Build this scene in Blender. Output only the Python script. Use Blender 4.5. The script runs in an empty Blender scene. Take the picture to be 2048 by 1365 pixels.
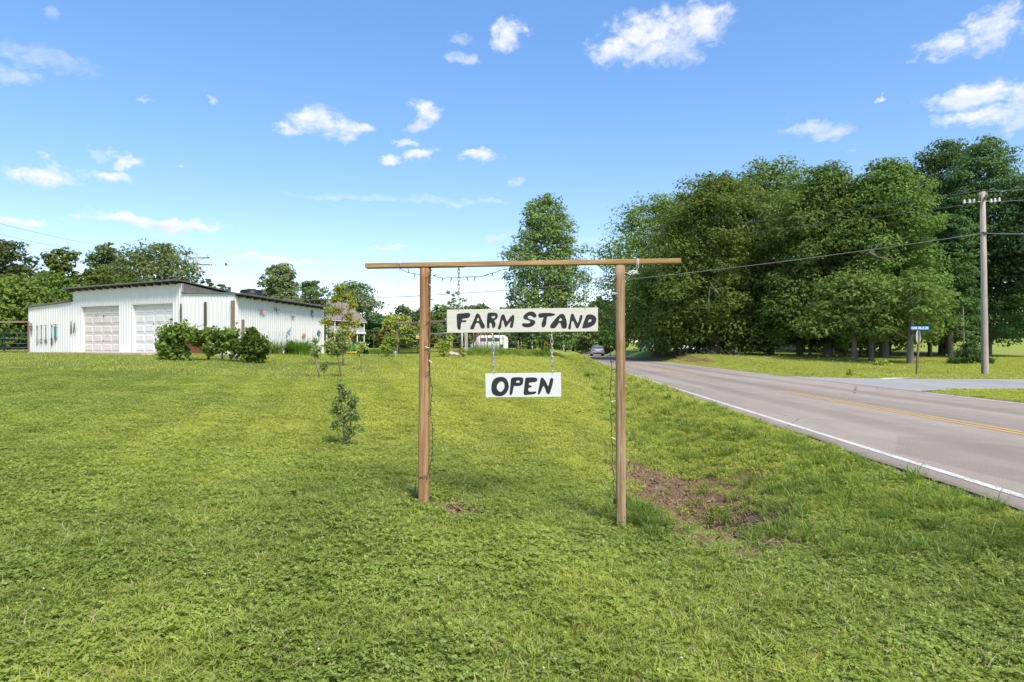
import bpy, math, random
import numpy as np
from mathutils import Vector, Matrix, Euler

SC = bpy.context.scene
COL = SC.collection
R = math.radians

# ------------------------------------------------------------------ camera
CAMH = 1.45                      # eye height above the road surface (road is z = 0)
FPX, CX, HY = 1365.33, 1024.0, 692.0   # focal length, centre and horizon of the 2048 px wide photograph
cam_d = bpy.data.cameras.new("camera")
cam_d.lens = 24.0; cam_d.sensor_width = 36.0
cam_d.shift_y = (HY - 682.5) / 2048.0
cam_d.clip_start = 0.05; cam_d.clip_end = 4000
cam = bpy.data.objects.new("camera", cam_d); COL.objects.link(cam)
cam.location = (0, 0, CAMH); cam.rotation_euler = (R(90), 0, 0)
SC.camera = cam

# ------------------------------------------------------------------ sun, exposure
SUN_EL = R(52); SUN_AZ = math.atan2(0.52, -0.85)     # azimuth from +Y towards +X: behind the camera, a little to the right
sun_dir = Vector((math.sin(SUN_AZ) * math.cos(SUN_EL), math.cos(SUN_AZ) * math.cos(SUN_EL), math.sin(SUN_EL)))
sd = bpy.data.lights.new("sun", 'SUN'); sd.energy = 2.9; sd.angle = R(16); sd.color = (1.0, 0.915, 0.78)
so = bpy.data.objects.new("sun", sd); COL.objects.link(so)
so.rotation_euler = sun_dir.to_track_quat('Z', 'Y').to_euler(); so.location = (0, -20, 60)
vs = SC.view_settings
SC.display_settings.display_device = 'sRGB'
vs.view_transform = 'Standard'; vs.look = 'None'; vs.exposure = 1.10; vs.gamma = 1.0; vs.use_curve_mapping = False
SC.cycles.max_bounces = 5; SC.cycles.diffuse_bounces = 2; SC.cycles.glossy_bounces = 2
SC.cycles.transmission_bounces = 3; SC.cycles.transparent_max_bounces = 6
SC.cycles.caustics_reflective = False; SC.cycles.caustics_refractive = False

# ------------------------------------------------------------------ node helper
class NT:
    def __init__(s, tree): s.t = tree; s.n = tree.nodes; s.l = tree.links
    def node(s, typ, **kw):
        n = s.n.new(typ)
        for k, v in kw.items(): setattr(n, k, v)
        return n
    def put(s, sock, v):
        if isinstance(v, bpy.types.NodeSocket): s.l.new(v, sock)
        elif v is not None: sock.default_value = v
    def math(s, op, a, b=None, c=None, clamp=False):
        n = s.node('ShaderNodeMath', operation=op, use_clamp=clamp)
        s.put(n.inputs[0], a); s.put(n.inputs[1], b)
        if c is not None: s.put(n.inputs[2], c)
        return n.outputs[0]
    def mix(s, f, a, b, blend='MIX'):
        n = s.node('ShaderNodeMix', data_type='RGBA', blend_type=blend)
        s.put(n.inputs[0], f); s.put(n.inputs[6], a); s.put(n.inputs[7], b)
        return n.outputs[2]
    def ramp(s, f, lo, hi, smooth=True):
        n = s.node('ShaderNodeMapRange'); n.interpolation_type = 'SMOOTHSTEP' if smooth else 'LINEAR'
        s.put(n.inputs[0], f); s.put(n.inputs[1], lo); s.put(n.inputs[2], hi)
        return n.outputs[0]
    def noise(s, vec, scale, detail=4, rough=0.55, dist=0.0):
        n = s.node('ShaderNodeTexNoise')
        if vec is not None: s.l.new(vec, n.inputs['Vector'])
        n.inputs['Scale'].default_value = scale; n.inputs['Detail'].default_value = detail
        n.inputs['Roughness'].default_value = rough; n.inputs['Distortion'].default_value = dist
        return n.outputs[0]
    def mapping(s, vec, scale=(1, 1, 1), rot=(0, 0, 0), loc=(0, 0, 0)):
        n = s.node('ShaderNodeMapping'); s.l.new(vec, n.inputs[0])
        n.inputs['Scale'].default_value = scale; n.inputs['Rotation'].default_value = rot; n.inputs['Location'].default_value = loc
        return n.outputs[0]

def rgba(c): return (c[0], c[1], c[2], 1.0)

# ------------------------------------------------------------------ sky with cumulus clouds (placed by azimuth and elevation)
world = bpy.data.worlds.new("World"); SC.world = world; world.use_nodes = True
wt = NT(world.node_tree); wt.n.clear()
sky = wt.node('ShaderNodeTexSky', sky_type='NISHITA', sun_disc=False)
sky.sun_elevation = SUN_EL; sky.sun_rotation = SUN_AZ; sky.altitude = 200; sky.air_density = 1.0; sky.dust_density = 0.25; sky.ozone_density = 3.0
tc = wt.node('ShaderNodeTexCoord'); dvec = tc.outputs['Generated']
sep = wt.node('ShaderNodeSeparateXYZ'); wt.l.new(dvec, sep.inputs[0])
az = wt.math('ARCTAN2', sep.outputs[0], sep.outputs[1]); el = wt.math('ARCSINE', sep.outputs[2])
comb = wt.node('ShaderNodeCombineXYZ'); wt.l.new(az, comb.inputs[0]); wt.l.new(wt.math('MULTIPLY', el, 1.5), comb.inputs[1])
ae = comb.outputs[0]
warpn = wt.node('ShaderNodeTexNoise'); wt.l.new(ae, warpn.inputs['Vector']); warpn.inputs['Scale'].default_value = 17; warpn.inputs['Detail'].default_value = 5; warpn.inputs['Roughness'].default_value = 0.62
def vmath(op, a_, b_=None, c_=None):
    n_ = wt.node('ShaderNodeVectorMath', operation=op); wt.put(n_.inputs[0], a_)
    if b_ is not None: wt.put(n_.inputs[1], b_)
    if c_ is not None: wt.put(n_.inputs[2], c_)
    return n_.outputs['Value'] if op in ('DOT_PRODUCT', 'LENGTH') else n_.outputs[0]
comb2 = wt.node('ShaderNodeCombineXYZ'); wt.l.new(az, comb2.inputs[0]); wt.l.new(el, comb2.inputs[1])
warped = vmath('ADD', comb2.outputs[0], vmath('MULTIPLY', vmath('SUBTRACT', warpn.outputs['Color'], (.5, .5, .5)), (.085, .055, 0)))
fuzz = wt.math('SUBTRACT', wt.noise(ae, 42, 6, 0.66, 0.3), 0.5)
CLOUDS = [  # photograph px x, y, half width, half height, strength
 (1398,48,72,46,1),(1300,78,95,44,1),(1232,103,62,30,.8),(1350,105,60,26,.6),(1015,70,40,26,.75),(925,116,32,13,.6),(922,71,30,9,.35),
 (1978,55,72,42,1),(1885,90,62,24,.9),(1950,192,95,32,.9),(2050,188,60,26,.9),(1955,238,85,18,.75),(2040,238,40,28,.6),
 (1620,256,70,18,.7),(1665,268,55,15,.6),(1762,192,15,8,.45),(640,243,72,30,1),(700,256,48,22,1),(572,256,34,14,.8),
 (848,232,34,24,.85),(830,250,22,14,.6),(815,287,22,9,.5),(780,326,30,9,.75),(838,317,34,12,.8),(958,313,56,12,.95),
 (85,343,82,20,1),(120,358,60,12,.7),(215,346,56,16,.95),(262,318,42,18,.75),(195,303,28,9,.35),(362,333,11,8,.7),(424,208,15,9,.6),
 (300,444,165,15,1),(390,452,70,11,.9),(60,448,66,16,1),(740,398,190,11,.36),(900,402,130,7,.2),(90,120,120,22,.3),(10,145,70,16,.3),(108,30,24,14,.35),
 (1028,368,24,7,.6),(770,496,42,6,.8),(1000,482,24,7,.7),(560,517,105,11,.85),(490,547,60,7,.55),(960,548,70,8,.5),(1215,560,45,9,.6),
 (820,590,40,8,.7),(700,540,60,6,.4),(1180,480,45,6,.4),(290,196,24,6,.25),(1705,303,14,5,.4),(190,425,18,6,.4),
 (-250,380,120,24,1),(-420,200,140,40,1),(2330,120,130,40,1),(2500,420,170,26,1),(700,-180,150,60,1),(1500,-320,190,80,1),(150,-260,160,60,.9),(-100,-60,90,28,.7),(2250,-160,150,60,1)]
def field(sel, lift):
    """smallest normalised squared distance to any of the clouds"""
    best = None
    for (px, py, sx, sy, k) in sel:
        a0 = math.atan((px - CX) / FPX); e0 = math.atan((HY - py) / FPX * math.cos(a0)); ca = math.cos(a0)
        ix = 1 / (sx * 0.98 / FPX * ca * ca); iy = 1 / (sy * 0.98 / FPX * ca)
        q = vmath('MULTIPLY_ADD', warped, (ix, iy, 0), (-a0 * ix, -e0 * iy - lift, 0)); d2 = vmath('DOT_PRODUCT', q, q)
        best = d2 if best is None else wt.math('MINIMUM', best, d2)
    return best
cover = None
CA = [c_ for c_ in CLOUDS if c_[4] >= .75]; CB = [c_ for c_ in CLOUDS if .45 <= c_[4] < .75]; CC = [c_ for c_ in CLOUDS if c_[4] < .45]
fa = field(CA, 0)
for f_, k_, lo_, hi_ in ((fa, .97, -.35, 1.45), (field(CB, 0), .72, -.3, 1.5), (field(CC, 0), .4, -.3, 1.6)):
    dens = wt.math('ADD', wt.math('SUBTRACT', 1.0, f_), wt.math('MULTIPLY', fuzz, 3.1))
    cv = wt.math('MULTIPLY', wt.ramp(dens, lo_, hi_), k_); cover = cv if cover is None else wt.math('MAXIMUM', cover, cv)
# undersides are bluer: farther from a point above the cloud's middle
shade = wt.ramp(wt.math('ADD', wt.math('SUBTRACT', field(CA, .7), fa), wt.math('MULTIPLY', fuzz, 1.6)), .15, 1.7)
hs = wt.node('ShaderNodeHueSaturation'); hs.inputs['Saturation'].default_value = 1.42; hs.inputs['Value'].default_value = 1.18
gm = wt.node('ShaderNodeGamma'); gm.inputs[1].default_value = 0.71; wt.l.new(sky.outputs[0], gm.inputs[0]); wt.l.new(gm.outputs[0], hs.inputs['Color']); hs.inputs['Hue'].default_value = 0.502
skyc = wt.mix(1.0, hs.outputs[0], (1.05, 0.955, 1.0, 1), 'MULTIPLY')
ccol = wt.mix(shade, (3.35, 3.38, 3.45, 1), (2.7, 2.9, 3.3, 1))
final = wt.mix(cover, skyc, ccol)
bg = wt.node('ShaderNodeBackground'); wt.l.new(final, bg.inputs[0]); bg.inputs[1].default_value = 0.145
wo = wt.node('ShaderNodeOutputWorld'); wt.l.new(bg.outputs[0], wo.inputs[0])
world.cycles.sampling_method = 'MANUAL'; world.cycles.sample_map_resolution = 256

# ------------------------------------------------------------------ materials
MATS = {}
def mat(name):
    m = bpy.data.materials.new(name); m.use_nodes = True
    t = NT(m.node_tree); t.n.clear(); MATS[name] = m
    out = t.node('ShaderNodeOutputMaterial')
    return m, t, out
def principled(t, out, col, rough=0.7, metal=0.0, spec=0.4, bump=None, bstr=0.3, bdist=0.01):
    b = t.node('ShaderNodeBsdfPrincipled')
    t.put(b.inputs['Base Color'], col if isinstance(col, bpy.types.NodeSocket) else rgba(col))
    t.put(b.inputs['Roughness'], rough); b.inputs['Metallic'].default_value = metal
    b.inputs['Specular IOR Level'].default_value = spec
    if bump is not None:
        bn = t.node('ShaderNodeBump'); bn.inputs['Strength'].default_value = bstr; bn.inputs['Distance'].default_value = bdist
        t.l.new(bump, bn.inputs['Height']); t.l.new(bn.outputs[0], b.inputs['Normal'])
    t.l.new(b.outputs[0], out.inputs[0]); return b
def simple(name, col, rough=0.6, metal=0.0, spec=0.4, var=0.18, scale=6.0, dirt=None, stretch=(1, 1, 1), bstr=0.15):
    """painted / plain surface: base colour with mottled wear"""
    m, t, out = mat(name)
    tcn = t.node('ShaderNodeTexCoord'); v = t.mapping(tcn.outputs['Object'], stretch)
    n = t.noise(v, scale, 5, 0.6); n2 = t.noise(v, scale * 7, 3, 0.6)
    k = t.math('ADD', t.math('MULTIPLY', n, 0.7), t.math('MULTIPLY', n2, 0.3))
    c = t.mix(t.ramp(k, 0.3, 0.7), rgba([x * (1 - var) for x in col]), rgba([min(1, x * (1 + var * 0.6)) for x in col]))
    if dirt: c = t.mix(t.math('MULTIPLY', t.ramp(n, 0.52, 0.75), 0.6), c, rgba(dirt))
    principled(t, out, c, rough, metal, spec, k, bstr, 0.004)
    return m
def leaf_mat(name, a, b, c=None, trans=0.3, rough=0.5):
    """foliage: colour varies per leaf and per clump"""
    m, t, out = mat(name)
    geo = t.node('ShaderNodeNewGeometry'); oi = t.node('ShaderNodeObjectInfo')
    f = t.math('ADD', t.math('MULTIPLY', geo.outputs['Random Per Island'], 0.75), t.math('MULTIPLY', oi.outputs['Random'], 0.25))
    col = t.mix(f, rgba(a), rgba(b))
    nz = t.noise(geo.outputs['Position'], 0.55, 3, 0.6)
    hsv = t.node('ShaderNodeHueSaturation'); t.l.new(t.math('ADD', 0.485, t.math('MULTIPLY', t.math('FRACT', t.math('MULTIPLY', oi.outputs['Random'], 7.3)), 0.03)), hsv.inputs['Hue']); t.l.new(t.math('ADD', 0.78, t.math('MULTIPLY', oi.outputs['Random'], 0.5)), hsv.inputs['Value'])
    if c is not None: col = t.mix(t.ramp(nz, 0.46, 0.66), col, t.mix(f, rgba(c), rgba([x * 1.3 for x in c])))
    t.l.new(col, hsv.inputs['Color']); col = hsv.outputs[0]
    p = t.node('ShaderNodeBsdfDiffuse'); t.l.new(col, p.inputs['Color'])
    tr = t.node('ShaderNodeBsdfTranslucent'); t.l.new(t.mix(0.55, col, (0.26, 0.36, 0.04, 1)), tr.inputs[0])
    ms = t.node('ShaderNodeMixShader'); ms.inputs[0].default_value = trans
    t.l.new(p.outputs[0], ms.inputs[1]); t.l.new(tr.outputs[0], ms.inputs[2]); t.l.new(ms.outputs[0], out.inputs[0])
    return m
def wood_mat(name, a, b, dark, axis=2, scale=18, rough=0.8):
    m, t, out = mat(name)
    tcn = t.node('ShaderNodeTexCoord'); sc = [1, 1, 1]; sc[axis] = 0.045
    v = t.mapping(tcn.outputs['Object'], tuple(sc))
    n = t.noise(v, scale, 5, 0.6, 0.6); n2 = t.noise(v, scale * 6, 4, 0.65); n3 = t.noise(tcn.outputs['Object'], 3, 3)
    n4 = t.noise(v, scale * 2.6, 4, 0.6, 0.4)
    c = t.mix(t.ramp(t.math('ADD', t.math('MULTIPLY', n, .55), t.math('MULTIPLY', n4, .45)), 0.38, 0.62), rgba(a), rgba(b))
    c = t.mix(t.math('MULTIPLY', t.ramp(n2, 0.5, 0.72), 0.6), c, rgba(dark))
    c = t.mix(t.math('MULTIPLY', t.ramp(n3, 0.5, 0.75), 0.35), c, rgba([x * 0.7 for x in a]))
    kn = t.node('ShaderNodeTexVoronoi'); ks = [5, 5, 5]; ks[axis] = 1.6
    t.l.new(t.mapping(tcn.outputs['Object'], tuple(ks)), kn.inputs['Vector']); kn.inputs['Scale'].default_value = 1.0
    c = t.mix(t.math('MULTIPLY', t.ramp(kn.outputs['Distance'], 0.13, 0.04), 0.7), c, rgba([x * 0.5 for x in dark]))
    principled(t, out, c, rough, 0, 0.25, t.math('ADD', n, n2), 0.5, 0.004)
    return m

wood_mat("post_orange", (0.235, 0.105, 0.042), (0.44, 0.27, 0.14), (0.14, 0.06, 0.024))
wood_mat("post_tan", (0.22, 0.135, 0.065), (0.41, 0.30, 0.18), (0.12, 0.07, 0.03))
wood_mat("beam_wood", (0.31, 0.17, 0.065), (0.48, 0.31, 0.15), (0.17, 0.085, 0.03), axis=0)
wood_mat("grey_wood", (0.31, 0.27, 0.23), (0.42, 0.37, 0.31), (0.14, 0.12, 0.10))
wood_mat("grey_wood_x", (0.31, 0.27, 0.23), (0.42, 0.37, 0.31), (0.14, 0.12, 0.10), axis=0)
wood_mat("brown_wood", (0.16, 0.11, 0.08), (0.24, 0.17, 0.12), (0.07, 0.045, 0.03))
wood_mat("brown_wood_x", (0.22, 0.15, 0.11), (0.30, 0.21, 0.16), (0.09, 0.06, 0.04), axis=0)
wood_mat("dark_wood", (0.05, 0.04, 0.033), (0.09, 0.075, 0.06), (0.02, 0.017, 0.015))
wood_mat("bark", (0.13, 0.105, 0.08), (0.22, 0.185, 0.15), (0.05, 0.04, 0.03), scale=7)
wood_mat("pale_bark", (0.19, 0.16, 0.125), (0.27, 0.235, 0.19), (0.12, 0.10, 0.08), scale=9)
simple("sign_white", (0.62, 0.595, 0.525), 0.6, var=0.12, scale=7, stretch=(0.25, 6, 1), dirt=(0.52, 0.475, 0.38))
simple("sign_bright", (0.67, 0.67, 0.66), 0.55, var=0.05, scale=7, stretch=(0.25, 6, 1))
m, t, out = mat("paint_black"); _tc = t.node('ShaderNodeTexCoord'); _g = t.node('ShaderNodeNewGeometry')
_n = t.noise(_g.outputs['Position'], 150, 2, .5); _n2 = t.noise(_g.outputs['Position'], 14, 4, .6)
principled(t, out, t.mix(t.ramp(_n, .735, .78), t.mix(_n2, (0.010, 0.010, 0.011, 1), (0.034, 0.032, 0.034, 1)), (0.5, 0.5, 0.48, 1)), .5, 0, .4, _n2, .3, .002)
simple("siding_white", (0.74, 0.745, 0.725), 0.45, var=0.04, scale=1.6, stretch=(1, 1, 0.25), dirt=(0.70, 0.705, 0.68))
simple("door_cream", (0.64, 0.61, 0.55), 0.5, var=0.08, scale=2.2, dirt=(0.44, 0.38, 0.29))
simple("door_white", (0.70, 0.705, 0.68), 0.5, var=0.06, scale=2.2, dirt=(0.6, 0.57, 0.5))
simple("brown_sheet", (0.17, 0.15, 0.13), 0.6, var=0.3, scale=3)
simple("roof_metal", (0.16, 0.165, 0.15), 0.5, 0.3, var=0.3, scale=2, dirt=(0.10, 0.07, 0.05))
simple("concrete", (0.50, 0.40, 0.33), 0.85, var=0.15, scale=3)
simple("rust", (0.20, 0.075, 0.045), 0.85, var=0.4, scale=14, dirt=(0.09, 0.045, 0.03))
simple("rust_light", (0.30, 0.12, 0.07), 0.8, var=0.35, scale=12)
simple("gate_brown", (0.10, 0.065, 0.05), 0.7, var=0.3, scale=10)
simple("galvanised", (0.46, 0.47, 0.48), 0.4, 0.7, var=0.15, scale=14)
simple("chain_steel", (0.55, 0.54, 0.52), 0.35, 0.85, var=0.2, scale=50)
simple("white_plain", (0.76, 0.76, 0.75), 0.5, var=0.05, scale=5)
simple("white_wire", (0.80, 0.80, 0.78), 0.5, var=0.03)
simple("green_wire", (0.012, 0.05, 0.035), 0.45, var=0.2, scale=30)
simple("black_plastic", (0.018, 0.018, 0.02), 0.45, var=0.2, scale=8)
simple("tyre", (0.03, 0.028, 0.027), 0.85, var=0.3, scale=20)
simple("blue_gate", (0.035, 0.06, 0.115), 0.5, 0.2, var=0.25, scale=8)
simple("tool_grey", (0.17, 0.13, 0.10), 0.6, 0.3, var=0.4, scale=18)
simple("tool_dark", (0.05, 0.043, 0.04), 0.6, var=0.3, scale=18)
simple("tool_blue", (0.06, 0.24, 0.42), 0.5, var=0.2, scale=12)
simple("tool_teal", (0.04, 0.19, 0.20), 0.5, var=0.2, scale=12)
simple("tractor_green", (0.03, 0.21, 0.05), 0.35, var=0.12, scale=6)
simple("tractor_yellow", (0.70, 0.45, 0.02), 0.45, var=0.12, scale=8)
simple("car_silver", (0.52, 0.53, 0.55), 0.28, 0.55, var=0.04)
simple("car_glass", (0.10, 0.12, 0.14), 0.08, 0.0, 0.9, var=0.05)
simple("lamp_red", (0.35, 0.015, 0.012), 0.3, var=0.1)
simple("roof_brown", (0.23, 0.195, 0.165), 0.9, var=0.15, scale=5)
simple("brick_dark", (0.15, 0.065, 0.055), 0.85, var=0.25, scale=6)
simple("house_white", (0.78, 0.78, 0.77), 0.6, var=0.04)
simple("window_glass", (0.06, 0.075, 0.085), 0.1, 0, 0.8, var=0.2)
simple("sign_blue", (0.015, 0.12, 0.50), 0.4, var=0.08)
simple("sign_back", (0.50, 0.51, 0.52), 0.45, 0.35, var=0.1, scale=6)
simple("steel_brown", (0.20, 0.15, 0.10), 0.7, 0.2, var=0.3, scale=14)
simple("insulator", (0.62, 0.63, 0.64), 0.25, 0, 0.7, var=0.08)
simple("wire_dark", (0.17, 0.17, 0.18), 0.6, var=0.1)
simple("stone", (0.40, 0.37, 0.33), 0.9, var=0.35, scale=7)
simple("bin_green", (0.012, 0.075, 0.05), 0.5, var=0.15)
simple("notice", (0.62, 0.47, 0.22), 0.7, var=0.1)
simple("pink", (0.72, 0.36, 0.36), 0.5, var=0.2, scale=30)
simple("tan", (0.48, 0.42, 0.32), 0.6, var=0.3, scale=30)
simple("brown_small", (0.24, 0.17, 0.14), 0.6, var=0.3, scale=30)
simple("sage", (0.34, 0.38, 0.34), 0.6, var=0.3, scale=30)
simple("pale_blue", (0.34, 0.45, 0.49), 0.5, var=0.3, scale=30)
simple("slate", (0.12, 0.16, 0.19), 0.5, var=0.4, scale=30)
simple("orange", (0.72, 0.26, 0.09), 0.5, var=0.25, scale=25)
simple("lily_orange", (0.80, 0.27, 0.03), 0.5, var=0.25, scale=25)
simple("flower_white", (0.62, 0.60, 0.52), 0.7, var=0.1)
simple("bird", (0.02, 0.02, 0.022), 0.7)
simple("dry_leaf", (0.22, 0.16, 0.095), 0.85, var=0.4, scale=9)
leaf_mat("oak_leaf", (0.085, 0.15, 0.038), (0.22, 0.30, 0.08), (0.145, 0.215, 0.055), trans=.33)
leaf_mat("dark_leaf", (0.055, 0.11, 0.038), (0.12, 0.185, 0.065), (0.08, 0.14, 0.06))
leaf_mat("poplar_leaf", (0.09, 0.165, 0.05), (0.20, 0.29, 0.09), (0.14, 0.22, 0.085))
leaf_mat("far_leaf", (0.092, 0.140, 0.059), (0.154, 0.210, 0.077), (0.139, 0.168, 0.070))
leaf_mat("lime_leaf", (0.192, 0.240, 0.042), (0.336, 0.372, 0.084), (0.264, 0.312, 0.060))
leaf_mat("gold_leaf", (0.34, 0.35, 0.035), (0.66, 0.62, 0.10), (0.26, 0.31, 0.04)) #(0.250, 0.263, 0.037), (0.525, 0.475, 0.075), (0.163, 0.225, 0.037))
leaf_mat("fresh_leaf", (0.19, 0.27, 0.045), (0.38, 0.44, 0.08), (0.28, 0.33, 0.06))
leaf_mat("vine_leaf", (0.081, 0.147, 0.031), (0.191, 0.252, 0.056), (0.125, 0.189, 0.042))
leaf_mat("sapling_leaf", (0.19, 0.26, 0.075), (0.40, 0.46, 0.15), (0.26, 0.33, 0.10))
leaf_mat("lily_leaf", (0.104, 0.208, 0.026), (0.234, 0.364, 0.052))
leaf_mat("red_leaf", (0.22, 0.10, 0.05), (0.16, 0.17, 0.04), (0.20, 0.14, 0.05))

# grass: patches of colour follow the place where the blade grows
def grass_mat(name, a, b, c, dry, dryk=0.12, yk=0.74):
    m, t, out = mat(name)
    geo = t.node('ShaderNodeNewGeometry'); oi = t.node('ShaderNodeObjectInfo')
    rnd = geo.outputs['Random Per Island']; pos = geo.outputs['Position']
    rnd2 = t.math('POWER', rnd, 2.0)
    col = t.mix(rnd2, rgba([x * 0.75 for x in a]), rgba(b))
    n1 = t.noise(pos, 0.35, 4, 0.6); n2 = t.noise(pos, 2.2, 3, 0.6)
    col = t.mix(t.math('MULTIPLY', t.ramp(n1, 0.42, 0.62), 0.65), col, t.mix(rnd, rgba(c), rgba([x * 1.25 for x in c])))
    sp_ = t.node('ShaderNodeSeparateXYZ'); t.l.new(pos, sp_.inputs[0])
    yel = t.math('MULTIPLY', t.math('MULTIPLY', t.ramp(sp_.outputs[1], 5.5, 13.0), t.ramp(t.math('ADD', sp_.outputs[0], t.math('MULTIPLY', n1, 8.0)), -7.0, 3.0)), yk)
    col = t.mix(yel, col, t.mix(rnd, (0.46, 0.495, 0.06, 1), (0.66, 0.66, 0.13, 1)))
    lane = t.math('SINE', t.math('ADD', t.math('MULTIPLY', sp_.outputs[0], 4.6), t.math('ADD', t.math('MULTIPLY', sp_.outputs[1], 1.15), t.math('MULTIPLY', n1, 5.0))))
    col = t.mix(t.math('MULTIPLY', t.ramp(lane, -0.2, 0.9), 0.3), col, t.mix(rnd, rgba([x * 0.6 for x in a]), rgba(a)))
    col = t.mix(t.math('MULTIPLY', t.ramp(n2, 0.5, 0.75), 0.22), col, t.mix(rnd, rgba([x * 0.7 for x in a]), rgba(a)))
    col = t.mix(t.math('LESS_THAN', t.math('FRACT', t.math('MULTIPLY', rnd, 37.7)), dryk), col, rgba(dry))
    p = t.node('ShaderNodeBsdfDiffuse'); t.l.new(col, p.inputs['Color'])
    tr = t.node('ShaderNodeBsdfTranslucent'); t.l.new(t.mix(0.4, col, (0.34, 0.42, 0.05, 1)), tr.inputs[0])
    ms = t.node('ShaderNodeMixShader'); ms.inputs[0].default_value = 0.42
    t.l.new(p.outputs[0], ms.inputs[1]); t.l.new(tr.outputs[0], ms.inputs[2]); t.l.new(ms.outputs[0], out.inputs[0])
grass_mat("grass_blade", (0.285, 0.36, 0.06), (0.50, 0.57, 0.16), (0.42, 0.47, 0.075), (0.54, 0.48, 0.28), 0.12)
grass_mat("clover_leaf", (0.235, 0.335, 0.065), (0.42, 0.52, 0.14), (0.36, 0.43, 0.08), (0.40, 0.36, 0.17), 0.04)
grass_mat("tall_grass", (0.125, 0.215, 0.04), (0.38, 0.50, 0.12), (0.25, 0.35, 0.065), (0.46, 0.41, 0.21), 0.09, 0.15)

# ------------------------------------------------------------------ mesh helpers
def link(o, parent=None):
    COL.objects.link(o)
    if parent is not None: o.parent = parent
    return o
def tag(o, label=None, cat=None, group=None, kind=None):
    if label: o["label"] = label
    if cat: o["category"] = cat
    if group: o["group"] = group
    if kind: o["kind"] = kind
    return o
def empty(name, loc=(0, 0, 0), rz=0.0):
    o = bpy.data.objects.new(name, None); o.empty_display_size = 0.2
    o.location = loc; o.rotation_euler = (0, 0, rz); return link(o)
def mesh_np(name, v, f, material=None, smooth=False):
    """v (n,3) array, f (m,k) int array of equal-sized faces"""
    me = bpy.data.meshes.new(name); v = np.asarray(v, np.float32); f = np.asarray(f, np.int32)
    me.vertices.add(len(v)); me.vertices.foreach_set('co', v.ravel())
    k = f.shape[1]; me.loops.add(f.size); me.loops.foreach_set('vertex_index', f.ravel())
    me.polygons.add(len(f)); me.polygons.foreach_set('loop_start', np.arange(0, f.size, k, dtype=np.int32))
    me.polygons.foreach_set('loop_total', np.full(len(f), k, np.int32))
    if smooth: me.polygons.foreach_set('use_smooth', np.ones(len(f), bool))
    me.update(calc_edges=True)
    if material: me.materials.append(MATS[material])
    return me

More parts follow.
